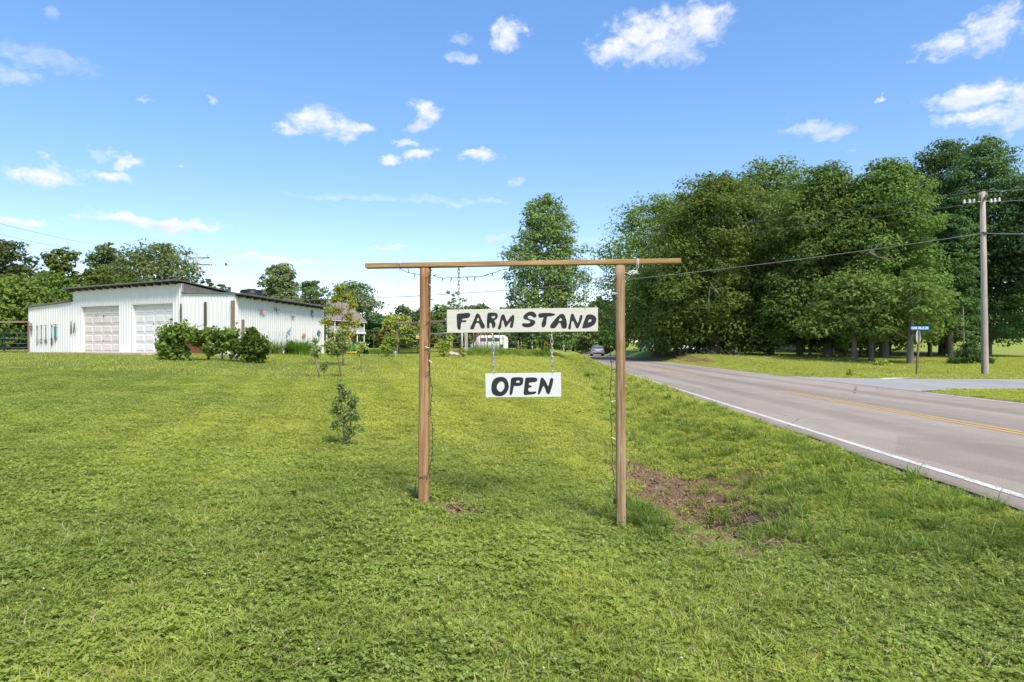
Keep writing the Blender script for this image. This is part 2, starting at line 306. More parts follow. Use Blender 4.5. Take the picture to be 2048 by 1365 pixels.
class MB:
    def __init__(s): s.v = []; s.f = []; s.sm = []
    def add(s, verts, faces, smooth=False):
        b = len(s.v); s.v += [tuple(p) for p in verts]
        for f in faces: s.f.append([b + i for i in f]); s.sm.append(smooth)
        return s
    def box(s, c, size, rz=0.0, M=None):
        x, y, z = [q / 2 for q in size]
        p = [Vector((i * x, j * y, k * z)) for i in (-1, 1) for j in (-1, 1) for k in (-1, 1)]
        rot = M if M is not None else Matrix.Rotation(rz, 3, 'Z')
        p = [rot @ q + Vector(c) for q in p]
        return s.add(p, [(0, 1, 3, 2), (4, 6, 7, 5), (0, 4, 5, 1), (2, 3, 7, 6), (0, 2, 6, 4), (1, 5, 7, 3)])
    def beam(s, a, b, w, h, up=(0, 0, 1)):
        """box from a to b, w across, h along up"""
        a = Vector(a); b = Vector(b); d = (b - a).normalized(); up = Vector(up)
        sx = d.cross(up)
        if sx.length < 1e-4: sx = d.cross(Vector((1, 0, 0)))
        sx.normalize(); u = sx.cross(d).normalized()
        p = []
        for q in (a, b):
            for i, j in ((-1, -1), (1, -1), (1, 1), (-1, 1)): p.append(q + sx * (i * w / 2) + u * (j * h / 2))
        return s.add(p, [(3, 2, 1, 0), (4, 5, 6, 7), (0, 1, 5, 4), (1, 2, 6, 5), (2, 3, 7, 6), (3, 0, 4, 7)])
    def tube(s, pts, rad, n=6, closed=False, caps=True):
        pts = [Vector(p) for p in pts]; m = len(pts)
        if not hasattr(rad, '__len__'): rad = [rad] * m
        b = []; ref = None
        for i, p in enumerate(pts):
            if closed: t = (pts[(i + 1) % m] - pts[i - 1])
            else: t = pts[min(i + 1, m - 1)] - pts[max(i - 1, 0)]
            t = t.normalized() if t.length > 1e-9 else Vector((0, 0, 1))
            if ref is None: ref = t.orthogonal().normalized()
            ref = (ref - t * ref.dot(t)); ref = ref.normalized() if ref.length > 1e-6 else t.orthogonal().normalized()
            w = t.cross(ref)
            for k in range(n):
                a = 2 * math.pi * k / n
                b.append(p + (ref * math.cos(a) + w * math.sin(a)) * rad[i])
        fs = []
        for i in range(m if closed else m - 1):
            for k in range(n):
                j = (i + 1) % m
                fs.append((i * n + k, i * n + (k + 1) % n, j * n + (k + 1) % n, j * n + k))
        if caps and not closed: fs += [tuple(range(n - 1, -1, -1)), tuple((m - 1) * n + k for k in range(n))]
        return s.add(b, fs, True)
    def lathe(s, prof, c=(0, 0, 0), n=16, axis='Z'):
        b = []; fs = []; c = Vector(c)
        for r, h in prof:
            for k in range(n):
                a = 2 * math.pi * k / n; x, y = r * math.cos(a), r * math.sin(a)
                q = Vector((x, y, h)) if axis == 'Z' else (Vector((h, x, y)) if axis == 'X' else Vector((y, h, x)))
                b.append(q + c)
        m = len(prof)
        for i in range(m - 1):
            for k in range(n): fs.append((i * n + k, i * n + (k + 1) % n, (i + 1) * n + (k + 1) % n, (i + 1) * n + k))
        fs += [tuple(range(n - 1, -1, -1)), tuple((m - 1) * n + k for k in range(n))]
        return s.add(b, fs, True)
    def prism(s, poly, o, ex, ey, depth):
        """polygon (list of 2D) in plane o + x*ex + y*ey, extruded by depth along ex x ey"""
        o = Vector(o); ex = Vector(ex); ey = Vector(ey); nrm = ex.cross(ey).normalized() * depth
        p = [o + ex * x + ey * y for x, y in poly]; n = len(p)
        return s.add(p + [q + nrm for q in p], [tuple(range(n - 1, -1, -1)), tuple(range(n, 2 * n))] + [(i, (i + 1) % n, n + (i + 1) % n, n + i) for i in range(n)])
    def mesh(s, name, material):
        me = bpy.data.meshes.new(name); me.from_pydata(s.v, [], s.f)
        me.polygons.foreach_set('use_smooth', s.sm); me.update()
        if material: me.materials.append(MATS[material])
        return me
    def build(s, name, material, parent=None, bevel=0.0, loc=None):
        o = bpy.data.objects.new(name, s.mesh(name, material))
        if loc is not None: o.location = loc
        if bevel:
            b = o.modifiers.new("bevel", 'BEVEL'); b.width = bevel; b.segments = 2; b.limit_method = 'ANGLE'
        return link(o, parent)
def obj(name, me, parent=None, loc=(0, 0, 0), rot=(0, 0, 0), scale=(1, 1, 1)):
    o = bpy.data.objects.new(name, me); o.location = loc; o.rotation_euler = rot; o.scale = scale
    return link(o, parent)

def at(px, py, d):
    """photograph pixel + depth in metres -> a point of the place"""
    return Vector(((px - CX) / FPX * d, d, CAMH + (HY - py) / FPX * d))
def atx(px, d): return (px - CX) / FPX * d

# ------------------------------------------------------------------ terrain
def sstep(x, a, b):
    t = np.clip((x - a) / (b - a), 0, 1); return t * t * (3 - 2 * t)
YS = [-60, 0, 6.4, 11.1, 21.8, 36.6, 60, 67, 85, 99, 115, 135, 165, 220]
XLs = [2.2, 4.55, 4.84, 5.02, 5.45, 6.06, 7.35, 7.75, 8.6, 9.15, 9.3, 8.4, 4.5, -9]
XRs = [10.6, 12.6, 12.75, 12.8, 12.75, 12.9, 13.6, 13.85, 14.6, 15.1, 15.5, 15.2, 11.8, -1.5]
XCs = [6.4, 8.3, 8.42, 8.45, 8.66, 9.15, 10.1, 10.4, 11.2, 11.9, 12.3, 11.8, 8.2, -5.2]
def cubic(xs, ys):
    xs = np.array(xs, float); ys = np.array(ys, float); m = np.gradient(ys, xs)
    def f(q):
        q = np.asarray(q, float); i = np.clip(np.searchsorted(xs, q) - 1, 0, len(xs) - 2)
        h = xs[i + 1] - xs[i]; t = np.clip((q - xs[i]) / h, 0, 1)
        return (2*t**3-3*t**2+1)*ys[i] + (t**3-2*t**2+t)*h*m[i] + (-2*t**3+3*t**2)*ys[i+1] + (t**3-t**2)*h*m[i+1]
    return f
XL, XR, XC = cubic(YS, XLs), cubic(YS, XRs), cubic(YS, XCs)
# side road: runs to the right between y = SN(x) and SF(x)
def SN(x): return 23.2 - 1.6 * np.exp(-(x - 12.8) / 1.5) + 0.0 * x
def SF(x): return 29.8 + 3.6 * np.exp(-(x - 12.8) / 2.2)

CTRL = [(-.79,6.07,.05),(.93,5.85,-.115),(0,0,.03),(-3,3,.08),(-6,5,.16),(2,2.5,-.08),(0,3,.0),(-2.2,9.1,.09),(-6.3,22.5,.36),(-7.4,30,.48),
 (-11,48,.78),(-12.2,28,.77),(-13.8,34,.93),(-17.6,34.2,.98),(-26.0,38.4,.98),(-16.9,35,1.05),(-25.1,39,1.05),(-29,41,.97),(-12.4,45,.86),(-8.2,50,.70),(-3.2,46,.86),(-4.3,42,.71),
 (-2.8,50,1.0),(-.6,60,1.08),(3.3,55,.62),(-10,12,.34),(-20,20,.72),(-30,28,.95),(0,20,.36),(0,12,.12),(1,35,.56),(3.0,30,.35),(3.5,42,.45),(-4,35,.56),(-4,15,.2),
 (-4,80,1.0),(3,90,.5),(-45,40,1.0),(-40,60,1.2),(-80,110,1.4),(-38,150,.7),(0,140,.9),(0,250,1.6),(-150,250,2.5),
 (20,14,-.1),(20,20,-.06),(24.3,35,-.06),(21.4,36,-.1),(16,40,.02),(21,50,.26),(32,50,.32),(17,62,.68),(17.5,76,.85),(16.5,46,.12),(24,70,.55),(30,70,.5),
 (45,40,-.05),(60,60,.35),(82,110,2.1),(60,110,1.6),(40,130,1.4),(25,110,.9),(20,140,1.2),(120,160,3.2),(80,250,4),(-20,-20,.1),(25,-20,-.1),(60,0,-.2),(-60,10,.8)]
CT = np.array(CTRL)
_d = np.hypot(CT[:, None, 0] - CT[None, :, 0], CT[:, None, 1] - CT[None, :, 1])
_n = len(CT); _A = np.zeros((_n + 1, _n + 1)); _A[:_n, :_n] = np.sqrt(_d**2 + 1.5**2); _A[:_n, _n] = 1; _A[_n, :_n] = 1
_w = np.linalg.solve(_A, np.append(CT[:, 2], 0))
def base_h(x, y):
    out = np.full(x.shape, _w[_n])
    for i in range(_n): out = out + _w[i] * np.sqrt((x - CT[i, 0])**2 + (y - CT[i, 1])**2 + 2.25)
    return out
def side_mask(x, y):
    """1 on the side road"""
    return (x > XR(y) - 0.2) & (y > SN(np.maximum(x, 12.7))) & (y < SF(np.maximum(x, 12.7))) & (x < 120)
def ground_h(x, y):
    x = np.asarray(x, float); y = np.asarray(y, float)
    yc = np.clip(y, -59, 219); xl = XL(yc); xr = XR(yc)
    far = 1 - sstep(np.hypot(x, y), 180, 420)
    h = base_h(x, y) * far + 2.0 * (1 - far)
    dl = xl - x; dr = x - xr                     # metres outside the pavement
    out = np.where(dl > 0, dl, np.where(dr > 0, dr, 0))
    # swale on the left verge
    sw = np.exp(-((dl - 2.35) / 0.95)**2) * (0.34 * sstep(y, 6.3, 9) * (1 - sstep(y, 55, 85)) + 0.05)
    # washed-out hollow close to the frame
    hole = 0.40 * np.exp(-(((x - 2.05) / 0.6)**2 + ((y - 7.5) / 1.35)**2))
    wob = 0.02 * np.sin(x * 1.7 + 1.3 * np.sin(y * .9)) * np.sin(y * 1.3 + .7) * (1 - sstep(y, 30, 60))
    h = h - sw - hole + wob
    wl = np.where(dl > 0, sstep(dl, 0.05, 1.6), sstep(dr, 0.05, 2.4))
    h = h * wl + (-0.03) * (1 - wl)
    h = np.where(out <= 0.04, -0.08, h)
    # side road corridor
    dside = np.maximum(SN(np.maximum(x, 12.7)) - y, y - SF(np.maximum(x, 12.7)))
    ws = np.where((x > xr - .5) & (x < 125), sstep(dside, 0.02, 2.0), 1.0)
    h = np.where((x > xr) & (x < 125), h * ws + (-0.05) * (1 - ws), h)
    h = np.where(side_mask(x, y), -0.09, h)
    return h
def gz(x, y): return float(ground_h(np.array([x]), np.array([y]))[0])

def graded(lo, hi, c, fine, growth, fine_span):
    pts = [c]; s = fine; q = c
    while q < hi:
        s = fine if q < c + fine_span[1] else min(s * growth, 26); q += s; pts.append(q)
    s = fine; q = c; left = []
    while q > lo:
        s = fine if q > c - fine_span[0] else min(s * growth, 26); q -= s; left.append(q)
    return np.array(left[::-1] + pts)
gx = graded(-700, 700, 2.0, 0.13, 1.055, (5.0, 4.0)); gy = graded(-60, 900, 7.0, 0.13, 1.05, (4.5, 6.0))
GX, GY = np.meshgrid(gx, gy); GZ = ground_h(GX.ravel(), GY.ravel()).reshape(GX.shape)
nx, ny = len(gx), len(gy)
ii = (np.arange(ny - 1)[:, None] * nx + np.arange(nx - 1)[None, :]).ravel()
gf = np.stack([ii, ii + 1, ii + nx + 1, ii + nx], 1)
gme = mesh_np("ground", np.stack([GX.ravel(), GY.ravel(), GZ.ravel()], 1), gf, None, True)
# dirt mask: bare earth in the hollow, by the posts, on the road bank
def dirt_mask(x, y):
    d = np.exp(-(((x - 2.08 - .06 * (y - 8)) / 0.80)**2 + ((y - 7.5) / 1.9)**2)) * 2.6
    d = np.maximum(d, 0.85 * np.exp(-(((x - 2.75) / 0.45)**2 + ((y - 7.0) / 0.6)**2)))
    d = np.maximum(d, 0.8 * np.exp(-(((x - 3.3) / 0.2)**2 + ((y - 9.3) / 0.5)**2)))
    d = np.maximum(d, 2.0 * np.exp(-(((x + .50) / 0.25)**2 + ((y - 5.97) / 0.17)**2)))
    d = np.maximum(d, .8 * np.exp(-(((x + .72) / 0.16)**2 + ((y - 6.05) / 0.1)**2)))
    d = np.maximum(d, .5 * np.exp(-(((x - .95) / 0.14)**2 + ((y - 5.82) / 0.1)**2)))
    dl = XL(np.clip(y, -59, 219)) - x
    d = np.maximum(d, (.42 + .5 * np.sin(x * 5.1 + 2 * np.sin(y * 3.3)) * np.sin(y * 4.3 + 1.7 * np.sin(x * 3.9))) * np.exp(-((dl - 2.5) / .9)**2) * sstep(y, 5.2, 6.2) * (1 - sstep(y, 9, 12)) * 1.5)
    dr = x - XR(np.clip(y, -59, 219))
    d = np.maximum(d, 0.85 * np.exp(-((dr - 1.7) / 1.0)**2) * sstep(y, 46, 54) * (1 - sstep(y, 72, 82)))
    dl = XL(np.clip(y, -59, 219)) - x
    d = np.maximum(d, 0.55 * (1 - sstep(np.where(dl > 0, dl, 9), 0.02, 0.30)))
    d = np.maximum(d, 0.55 * (1 - sstep(np.where(dr > 0, dr, 9), 0.05, 0.35)))
    for (a, b, r) in ((-2.55,3.55,.08),(-1.4,3.6,.09),(-2.1,3.9,.06),(-3.6,4.7,.10),(-1.45,5.0,.08),(-1.05,3.05,.07),(-3.1,6.9,.1),(-5.1,8.6,.14),(-.9,3.9,.07),(.2,3.2,.05),(-3.9,4.0,.07)):
        d = np.maximum(d, 0.75 * np.exp(-(((x - a) / (r * 1.5))**2 + ((y - b) / r)**2)))
    return d
dm = dirt_mask(GX.ravel(), GY.ravel())
ca = gme.attributes.new("dirt", 'FLOAT', 'POINT'); ca.data.foreach_set('value', dm.astype(np.float32))
xlv = XL(np.clip(GY.ravel(), -59, 219)); verge = sstep(GX.ravel(), xlv - 4.2, xlv - 3.0)
ca = gme.attributes.new("verge", 'FLOAT', 'POINT'); ca.data.foreach_set('value', verge.astype(np.float32))
m, t, out = mat("lawn_ground")
geo = t.node('ShaderNodeNewGeometry'); pos = geo.outputs['Position']
n1 = t.noise(pos, 0.12, 4, 0.6); n2 = t.noise(pos, 0.9, 5, 0.65); n3 = t.noise(pos, 14, 6, 0.7); n4 = t.noise(pos, 70, 3, 0.7)
c = t.mix(t.ramp(n2, 0.35, 0.68), (0.20, 0.24, 0.035, 1), (0.34, 0.36, 0.055, 1))
c = t.mix(t.math('MULTIPLY', t.ramp(n1, 0.42, 0.62), 0.6), c, (0.33, 0.33, 0.045, 1))
c = t.mix(t.math('MULTIPLY', t.ramp(n3, 0.48, 0.72), 0.55), c, (0.12, 0.155, 0.02, 1))
c = t.mix(t.math('MULTIPLY', t.ramp(n4, 0.55, 0.75), 0.5), c, (0.25, 0.27, 0.09, 1))
sp_ = t.node('ShaderNodeSeparateXYZ'); t.l.new(pos, sp_.inputs[0])
c = t.mix(t.math('MULTIPLY', t.math('MULTIPLY', t.ramp(sp_.outputs[1], 5.5, 13.0), t.ramp(t.math('ADD', sp_.outputs[0], t.math('MULTIPLY', n1, 8.0)), -7.0, 3.0)), .5), c, (0.42, 0.42, 0.06, 1))
at2 = t.node('ShaderNodeAttribute', attribute_name="verge")
c = t.mix(t.math('MULTIPLY', at2.outputs['Fac'], 0.45), c, (0.10, 0.19, 0.03, 1))
at1 = t.node('ShaderNodeAttribute', attribute_name="dirt")
dk = t.math('ADD', at1.outputs['Fac'], t.math('MULTIPLY', t.math('SUBTRACT', n3, 0.5), 1.1))
soil = t.mix(t.ramp(n4, 0.3, 0.7), (0.085, 0.050, 0.027, 1), (0.24, 0.15, 0.083, 1))
c = t.mix(t.ramp(dk, 0.32, 0.62), c, soil)
principled(t, out, c, 0.9, 0, 0.2, t.math('ADD', n3, n4), 0.6, 0.02)
gme.materials.append(m)
ground = link(bpy.data.objects.new("ground", gme)); tag(ground, kind='structure')

# ------------------------------------------------------------------ roads
def strip(ys, fl, fr, z, name, material, parent=None, nacross=2):
    v = []; f = []
    for i, y in enumerate(ys):
        a, b = float(fl(y)), float(fr(y))
        for k in range(nacross): v.append((a + (b - a) * k / (nacross - 1), y, z))
    for i in range(len(ys) - 1):
        for k in range(nacross - 1):
            q = i * nacross + k; f.append((q, q + 1, q + nacross + 1, q + nacross))
    me = mesh_np(name, v, f, material); me.attributes.new('u', 'FLOAT', 'POINT').data.foreach_set('value', np.tile(np.linspace(0, 1, nacross), len(ys)).astype(np.float32))
    return link(bpy.data.objects.new(name, me), parent)
def asphalt(name, a, b, lane=None):
    m, t, out = mat(name); geo = t.node('ShaderNodeNewGeometry'); pos = geo.outputs['Position']
    lv = t.mapping(pos, (1.0, 0.07, 1.0)); n1 = t.noise(lv, 0.8, 4, 0.55); n2 = t.noise(pos, 1.1, 5, 0.6); n3 = t.noise(pos, 55, 3, 0.8); n5 = t.noise(pos, 9, 4, .7)
    c = t.mix(t.ramp(t.math('ADD', t.math('MULTIPLY', n1, .65), t.math('MULTIPLY', n2, .35)), 0.36, 0.64), rgba(a), rgba(b))
    c = t.mix(t.math('MULTIPLY', t.ramp(n3, 0.35, 0.68), 0.55), c, rgba([x * 1.45 for x in b]))
    c = t.mix(t.math('MULTIPLY', t.ramp(n3, 0.46, 0.3), 0.5), c, rgba([x * 0.5 for x in a]))
    c = t.mix(t.math('MULTIPLY', t.ramp(n5, 0.56, 0.72), 0.35), c, rgba([x * 0.72 for x in a]))
    if lane:   # polished wheel tracks and a ragged, patched margin
        ua = t.node('ShaderNodeAttribute', attribute_name='u').outputs['Fac']
        trk = t.math('COSINE', t.math('MULTIPLY', t.math('ADD', ua, t.math('MULTIPLY', n2, .02)), 25.13)); c = t.mix(t.math('MULTIPLY', t.ramp(trk, 0.1, 1.0), 0.34), c, rgba([x * 0.66 for x in a]))
        edge = t.math('ABSOLUTE', t.math('SUBTRACT', ua, .5)); c = t.mix(t.math('MULTIPLY', t.ramp(t.math('ADD', edge, t.math('MULTIPLY', n5, .05)), .505, .53), 0.6), c, rgba([x * 0.5 for x in a]))
        pv = t.node('ShaderNodeTexVoronoi'); pv.inputs['Scale'].default_value = 0.16; t.l.new(t.mapping(pos, (1, .5, 1)), pv.inputs['Vector']); c = t.mix(t.math('MULTIPLY', t.math('LESS_THAN', t.math('FRACT', t.math('MULTIPLY', pv.outputs['Color'], 3.7)), .16), .22), c, rgba([x * 0.6 for x in a]))
    vor = t.node('ShaderNodeTexVoronoi', feature='DISTANCE_TO_EDGE'); vor.inputs['Scale'].default_value = 0.30
    t.l.new(t.mapping(pos, (1, 0.45, 1)), vor.inputs['Vector'])
    crack = t.math('MULTIPLY', t.ramp(vor.outputs['Distance'], 0.006, 0.002), t.ramp(n2, .42, .6))
    c = t.mix(t.math('MULTIPLY', crack, 0.7), c, rgba([x * 0.35 for x in a]))
    principled(t, out, c, 0.85, 0, 0.3, n3, 0.4, 0.006)
asphalt("asphalt_main", (0.205, 0.167, 0.135), (0.31, 0.258, 0.213), True)
asphalt("asphalt_side", (0.225, 0.215, 0.205), (0.30, 0.288, 0.275))
def line_mat(name, col):
    m, t, out = mat(name); geo = t.node('ShaderNodeNewGeometry'); n = t.noise(geo.outputs['Position'], 22, 5, 0.75); n2 = t.noise(geo.outputs['Position'], 1.5, 3)
    c = t.mix(t.ramp(t.math('ADD', n, t.math('MULTIPLY', n2, .3)), 0.61, 0.80), rgba(col), (0.28, 0.24, 0.20, 1)); principled(t, out, c, 0.7, 0, 0.3)
line_mat("line_white", (0.60, 0.59, 0.56)); line_mat("line_yellow", (0.56, 0.34, 0.07))
ys = list(np.arange(-50, 60, 1.0)) + list(np.arange(60, 215, 3.0))
wobl = lambda y: 0.04 * math.sin(y * 1.9) + 0.03 * math.sin(y * 5.3)
road = strip(ys, lambda y: XL(y) - 0.30 + wobl(y), lambda y: XR(y) + 0.26 + wobl(y + 9), 0.0, "main_road", "asphalt_main", None, 8); tag(road, kind='structure')
strip(ys, lambda y: XL(y), lambda y: XL(y) + 0.115, 0.005, "edge_line", "line_white", road)
ysn = [y for y in ys if y <= 21.5]; ysf = [y for y in ys if y >= 34]
strip(ysn, lambda y: XR(y) - 0.115, lambda y: XR(y), 0.005, "edge_line", "line_white", road)
strip(ysf, lambda y: XR(y) - 0.115, lambda y: XR(y), 0.005, "edge_line", "line_white", road)
for s in (-0.16, 0.05):
    strip([y for y in ys if y <= 22], lambda y: XC(y) + s, lambda y: XC(y) + s + 0.11, 0.005, "centre_line", "line_yellow", road)
    strip([y for y in ys if y >= 33], lambda y: XC(y) + s, lambda y: XC(y) + s + 0.11, 0.005, "centre_line", "line_yellow", road)
# raised pavement edge, crumbling on to gravel
sv = []; sf = []
xs = np.concatenate([np.arange(12.6, 30, 0.6), np.arange(30, 125, 5)])
for x in xs:
    a = float(SN(x)); b = float(SF(x)); xx = x
    sv += [(xx, a + 0.05 * math.sin(x * 3), -0.004), (xx, (a + b) / 2, 0.0), (xx, b + 0.05 * math.sin(x * 2.3), -0.004)]
for i in range(len(xs) - 1):
    for k in range(2): q = i * 3 + k; sf.append((q, q + 3, q + 4, q + 1))
sv = np.array(sv); sv[:, 2] -= 0.005
side = link(bpy.data.objects.new("side_road", mesh_np("side_road", sv, sf, "asphalt_side"))); tag(side, kind='structure')
bar = MB(); bar.add([(15.6, 29.2, 0.004), (16.0, 29.2, 0.004), (18.3, 31.0, 0.004), (17.0, 31.0, 0.004)], [(0, 1, 2, 3)]); bar.build("stop_line", "line_white", side)
# gravel shoulder: little stones along the pavement edge
rng = np.random.default_rng(5)
gn = 5200; gyv = 2.5 + 30 * rng.random(gn)**1.7; goff = np.abs(rng.normal(0, 0.14, gn)); gxv = XL(gyv) - 0.27 - goff
keep = rng.random(gn) < np.where(gyv < 9, 1.0, 0.35 + 0.4 * np.sin(gyv * 1.3)); gxv = gxv[keep]; gyv = gyv[keep]
sz = rng.uniform(0.006, 0.019, len(gxv)); cz = ground_h(gxv, gyv) + sz * 0.4
octv = np.array([(1,0,0),(-1,0,0),(0,1,0),(0,-1,0),(0,0,.7),(0,0,-.7)], float); octf = np.array([(0,2,4),(2,1,4),(1,3,4),(3,0,4),(2,0,5),(1,2,5),(3,1,5),(0,3,5)])
gv = (octv[None] * rng.uniform(.6, 1.3, (len(gxv), 6, 1)) * sz[:, None, None] + np.stack([gxv, gyv, cz], 1)[:, None]).reshape(-1, 3)
gff = (octf[None] + 6 * np.arange(len(gxv))[:, None, None]).reshape(-1, 3)
simple("gravel", (0.42, 0.40, 0.38), 0.9, var=0.3, scale=40)
tag(link(bpy.data.objects.new("gravel", mesh_np("gravel", gv, gff, "gravel"))), "pale loose gravel along the crumbled edge of the road", "gravel", kind='stuff')

# ------------------------------------------------------------------ grass: clumps set out one by one, as one mass
SRC = bpy.data.collections.new("grass_sources")
def blades(n, rad, hmin, hmax, w, lean, rs, seg=2):
    V = []; F = []
    for i in range(n):
        a = rs.uniform(0, 6.283); r = rad * math.sqrt(rs.uniform(0, 1)); bx, by = r * math.cos(a), r * math.sin(a)
        h = rs.uniform(hmin, hmax); d = rs.uniform(0, 6.283); ln = rs.uniform(0.25, 1) * lean * h; wd = w * rs.uniform(.6, 1.25)
        dx, dy = math.cos(d), math.sin(d); ta = d + 1.57 + rs.uniform(-.7, .7); sx, sy = math.cos(ta) * wd / 2, math.sin(ta) * wd / 2
        b = len(V); tw = [1, .85, .5]
        for k in range(seg):
            q = k / seg; px = bx + dx * ln * q * q; py = by + dy * ln * q * q; pz = h * (q - 0.25 * lean * q * q * .6) - .004
            V += [(px - sx * tw[k], py - sy * tw[k], pz), (px + sx * tw[k], py + sy * tw[k], pz)]
        V.append((bx + dx * ln, by + dy * ln, h * max(.25, 1 - 0.3 * lean)))
        for k in range(seg - 1): F += [(b + 2*k, b + 2*k+1, b + 2*k+3), (b + 2*k, b + 2*k+3, b + 2*k+2)]
        e = b + 2 * (seg - 1); F.append((e, e + 1, e + 2))
    return V, F
def trefoils(n, rad, h0, h1, s, rs):
    V = []; F = []
    for i in range(n):
        a = rs.uniform(0, 6.283); r = rad * math.sqrt(rs.uniform(0, 1)); x, y = r * math.cos(a), r * math.sin(a); z = rs.uniform(h0, h1)
        tx, ty = rs.uniform(-.55, .55), rs.uniform(-.55, .55); a0 = rs.uniform(0, 6.283); q = s * rs.uniform(.6, 1.25)
        for k in range(3):
            t = a0 + k * 2.094; b = len(V)
            for (u, w) in ((0.0, 0.0), (0.65, -0.52), (1.15, 0.0), (0.65, 0.52)):
                X = q * (u * math.cos(t) - w * math.sin(t)); Y = q * (u * math.sin(t) + w * math.cos(t))
                V.append((x + X, y + Y, z + X * tx + Y * ty + 0.15 * abs(w) * q))
            F += [(b, b + 1, b + 2), (b, b + 2, b + 3)]
    return V, F
rs = random.Random(3)
def source(name, parts):
    me = bpy.data.meshes.new(name); V = []; F = []; MI = []; ms = []
    for (v, f), mname in parts:
        if mname not in ms: ms.append(mname)
        b = len(V); V += v; F += [tuple(b + i for i in q) for q in f]; MI += [ms.index(mname)] * len(f)
    me.from_pydata(V, [], F)
    for q in ms: me.materials.append(MATS[q])
    me.polygons.foreach_set('material_index', MI); me.update()
    o = bpy.data.objects.new(name, me); SRC.objects.link(o)
# index order is alphabetical
source("g0_turf", [(blades(120, .15, .025, .06, .0055, 1.1, rs), "grass_blade"), (trefoils(12, .15, .018, .035, .011, rs), "clover_leaf")])
source("g1_turf", [(blades(100, .15, .025, .075, .006, 1.3, rs), "grass_blade"), (trefoils(22, .15, .018, .04, .012, rs), "clover_leaf")])
source("g2_clover", [(trefoils(75, .15, .02, .055, .0145, rs), "clover_leaf"), (blades(40, .15, .03, .08, .006, 1.1, rs), "grass_blade")])
source("g3_tuft", [(blades(42, .06, .06, .15, .007, 1.2, rs), "grass_blade")])
source("g4_tall", [(blades(26, .06, .16, .34, .013, 1.25, rs, 3), "tall_grass")])
source("g5_tall", [(blades(34, .09, .12, .26, .011, 1.4, rs, 3), "tall_grass")])
source("g6_far", [(blades(90, .32, .05, .11, .014, 1.1, rs), "grass_blade")])
source("g7_broad", [(blades(9, .03, .05, .10, .028, 1.5, rs, 3), "clover_leaf"), (trefoils(6, .07, .03, .06, .022, rs), "clover_leaf")])

def scatter(name, label, cat, pts, idx, scl, seed):
    rg = np.random.default_rng(seed); n = len(pts)
    me = bpy.data.meshes.new(name); me.vertices.add(n); me.vertices.foreach_set('co', np.asarray(pts, np.float32).ravel())
    a = me.attributes.new("idx", 'INT', 'POINT'); a.data.foreach_set('value', np.asarray(idx, np.int32))
    a = me.attributes.new("scl", 'FLOAT', 'POINT'); a.data.foreach_set('value', np.asarray(scl, np.float32))
    rot = np.zeros((n, 3), np.float32); rot[:, 2] = rg.uniform(0, 6.283, n); rot[:, :2] = rg.normal(0, .10, (n, 2))
    a = me.attributes.new("rot", 'FLOAT_VECTOR', 'POINT'); a.data.foreach_set('vector', rot.ravel())
    o = link(bpy.data.objects.new(name, me)); tag(o, label, cat, kind='stuff')
    ng = bpy.data.node_groups.new(name, 'GeometryNodeTree')
    ng.interface.new_socket("Geometry", in_out='INPUT', socket_type='NodeSocketGeometry'); ng.interface.new_socket("Geometry", in_out='OUTPUT', socket_type='NodeSocketGeometry')
    N = ng.nodes; L = ng.links; gi = N.new('NodeGroupInput'); go = N.new('NodeGroupOutput')
    ci = N.new('GeometryNodeCollectionInfo'); ci.inputs['Collection'].default_value = SRC; ci.inputs['Separate Children'].default_value = True; ci.inputs['Reset Children'].default_value = True
    iop = N.new('GeometryNodeInstanceOnPoints'); iop.inputs['Pick Instance'].default_value = True
    def na(nm, tp):
        q = N.new('GeometryNodeInputNamedAttribute'); q.data_type = tp; q.inputs[0].default_value = nm; return q.outputs[0]
    L.new(gi.outputs[0], iop.inputs['Points']); L.new(ci.outputs[0], iop.inputs['Instance'])
    L.new(na("idx", 'INT'), iop.inputs['Instance Index']); L.new(na("scl", 'FLOAT'), iop.inputs['Scale'])
    e2r = N.new('FunctionNodeEulerToRotation'); L.new(na("rot", 'FLOAT_VECTOR'), e2r.inputs[0]); L.new(e2r.outputs[0], iop.inputs['Rotation'])
    L.new(iop.outputs[0], go.inputs[0])
    md = o.modifiers.new("scatter", 'NODES'); md.node_group = ng
    return o
SHED = [(-29.2, 41.2), (-25.1, 38.9), (-17.0, 34.8), (-13.7, 33.9), (-12.3, 45.2), (-15.4, 47), (-28, 52)]
def in_poly(x, y, poly):
    c = np.zeros(x.shape, bool); n = len(poly)
    for i in range(n):
        x0, y0 = poly[i]; x1, y1 = poly[(i + 1) % n]
        c ^= ((y0 > y) != (y1 > y)) & (x < (x1 - x0) * (y - y0) / (y1 - y0 + 1e-9) + x0)
    return c
APRON = [(-26.6, 37.5), (-25.0, 39.2), (-16.6, 35.3), (-18.0, 33.2)]
def plain(x, y, pad=0.42):
    yc = np.clip(y, -59, 219)
    ok = ((x < XL(yc) - pad) | (x > XR(yc) + pad)) & ~side_mask(x, y) & ~in_poly(x, y, SHED) & ~in_poly(x, y, APRON)
    dside = np.maximum(SN(np.maximum(x, 12.7)) - y, y - SF(np.maximum(x, 12.7)))
    return ok & ~((x > XR(yc)) & (dside < 0.25))
def wedge(n, d0, d1, rg, power=2.0, margin=1.06):
    u = rg.random(n); d = (d0**power + (d1**power - d0**power) * u)**(1 / power)
    return (rg.random(n) * 2 - 1) * (0.75 * d * margin + .3), d
rg = np.random.default_rng(11)
P = []; IX = []; S = []
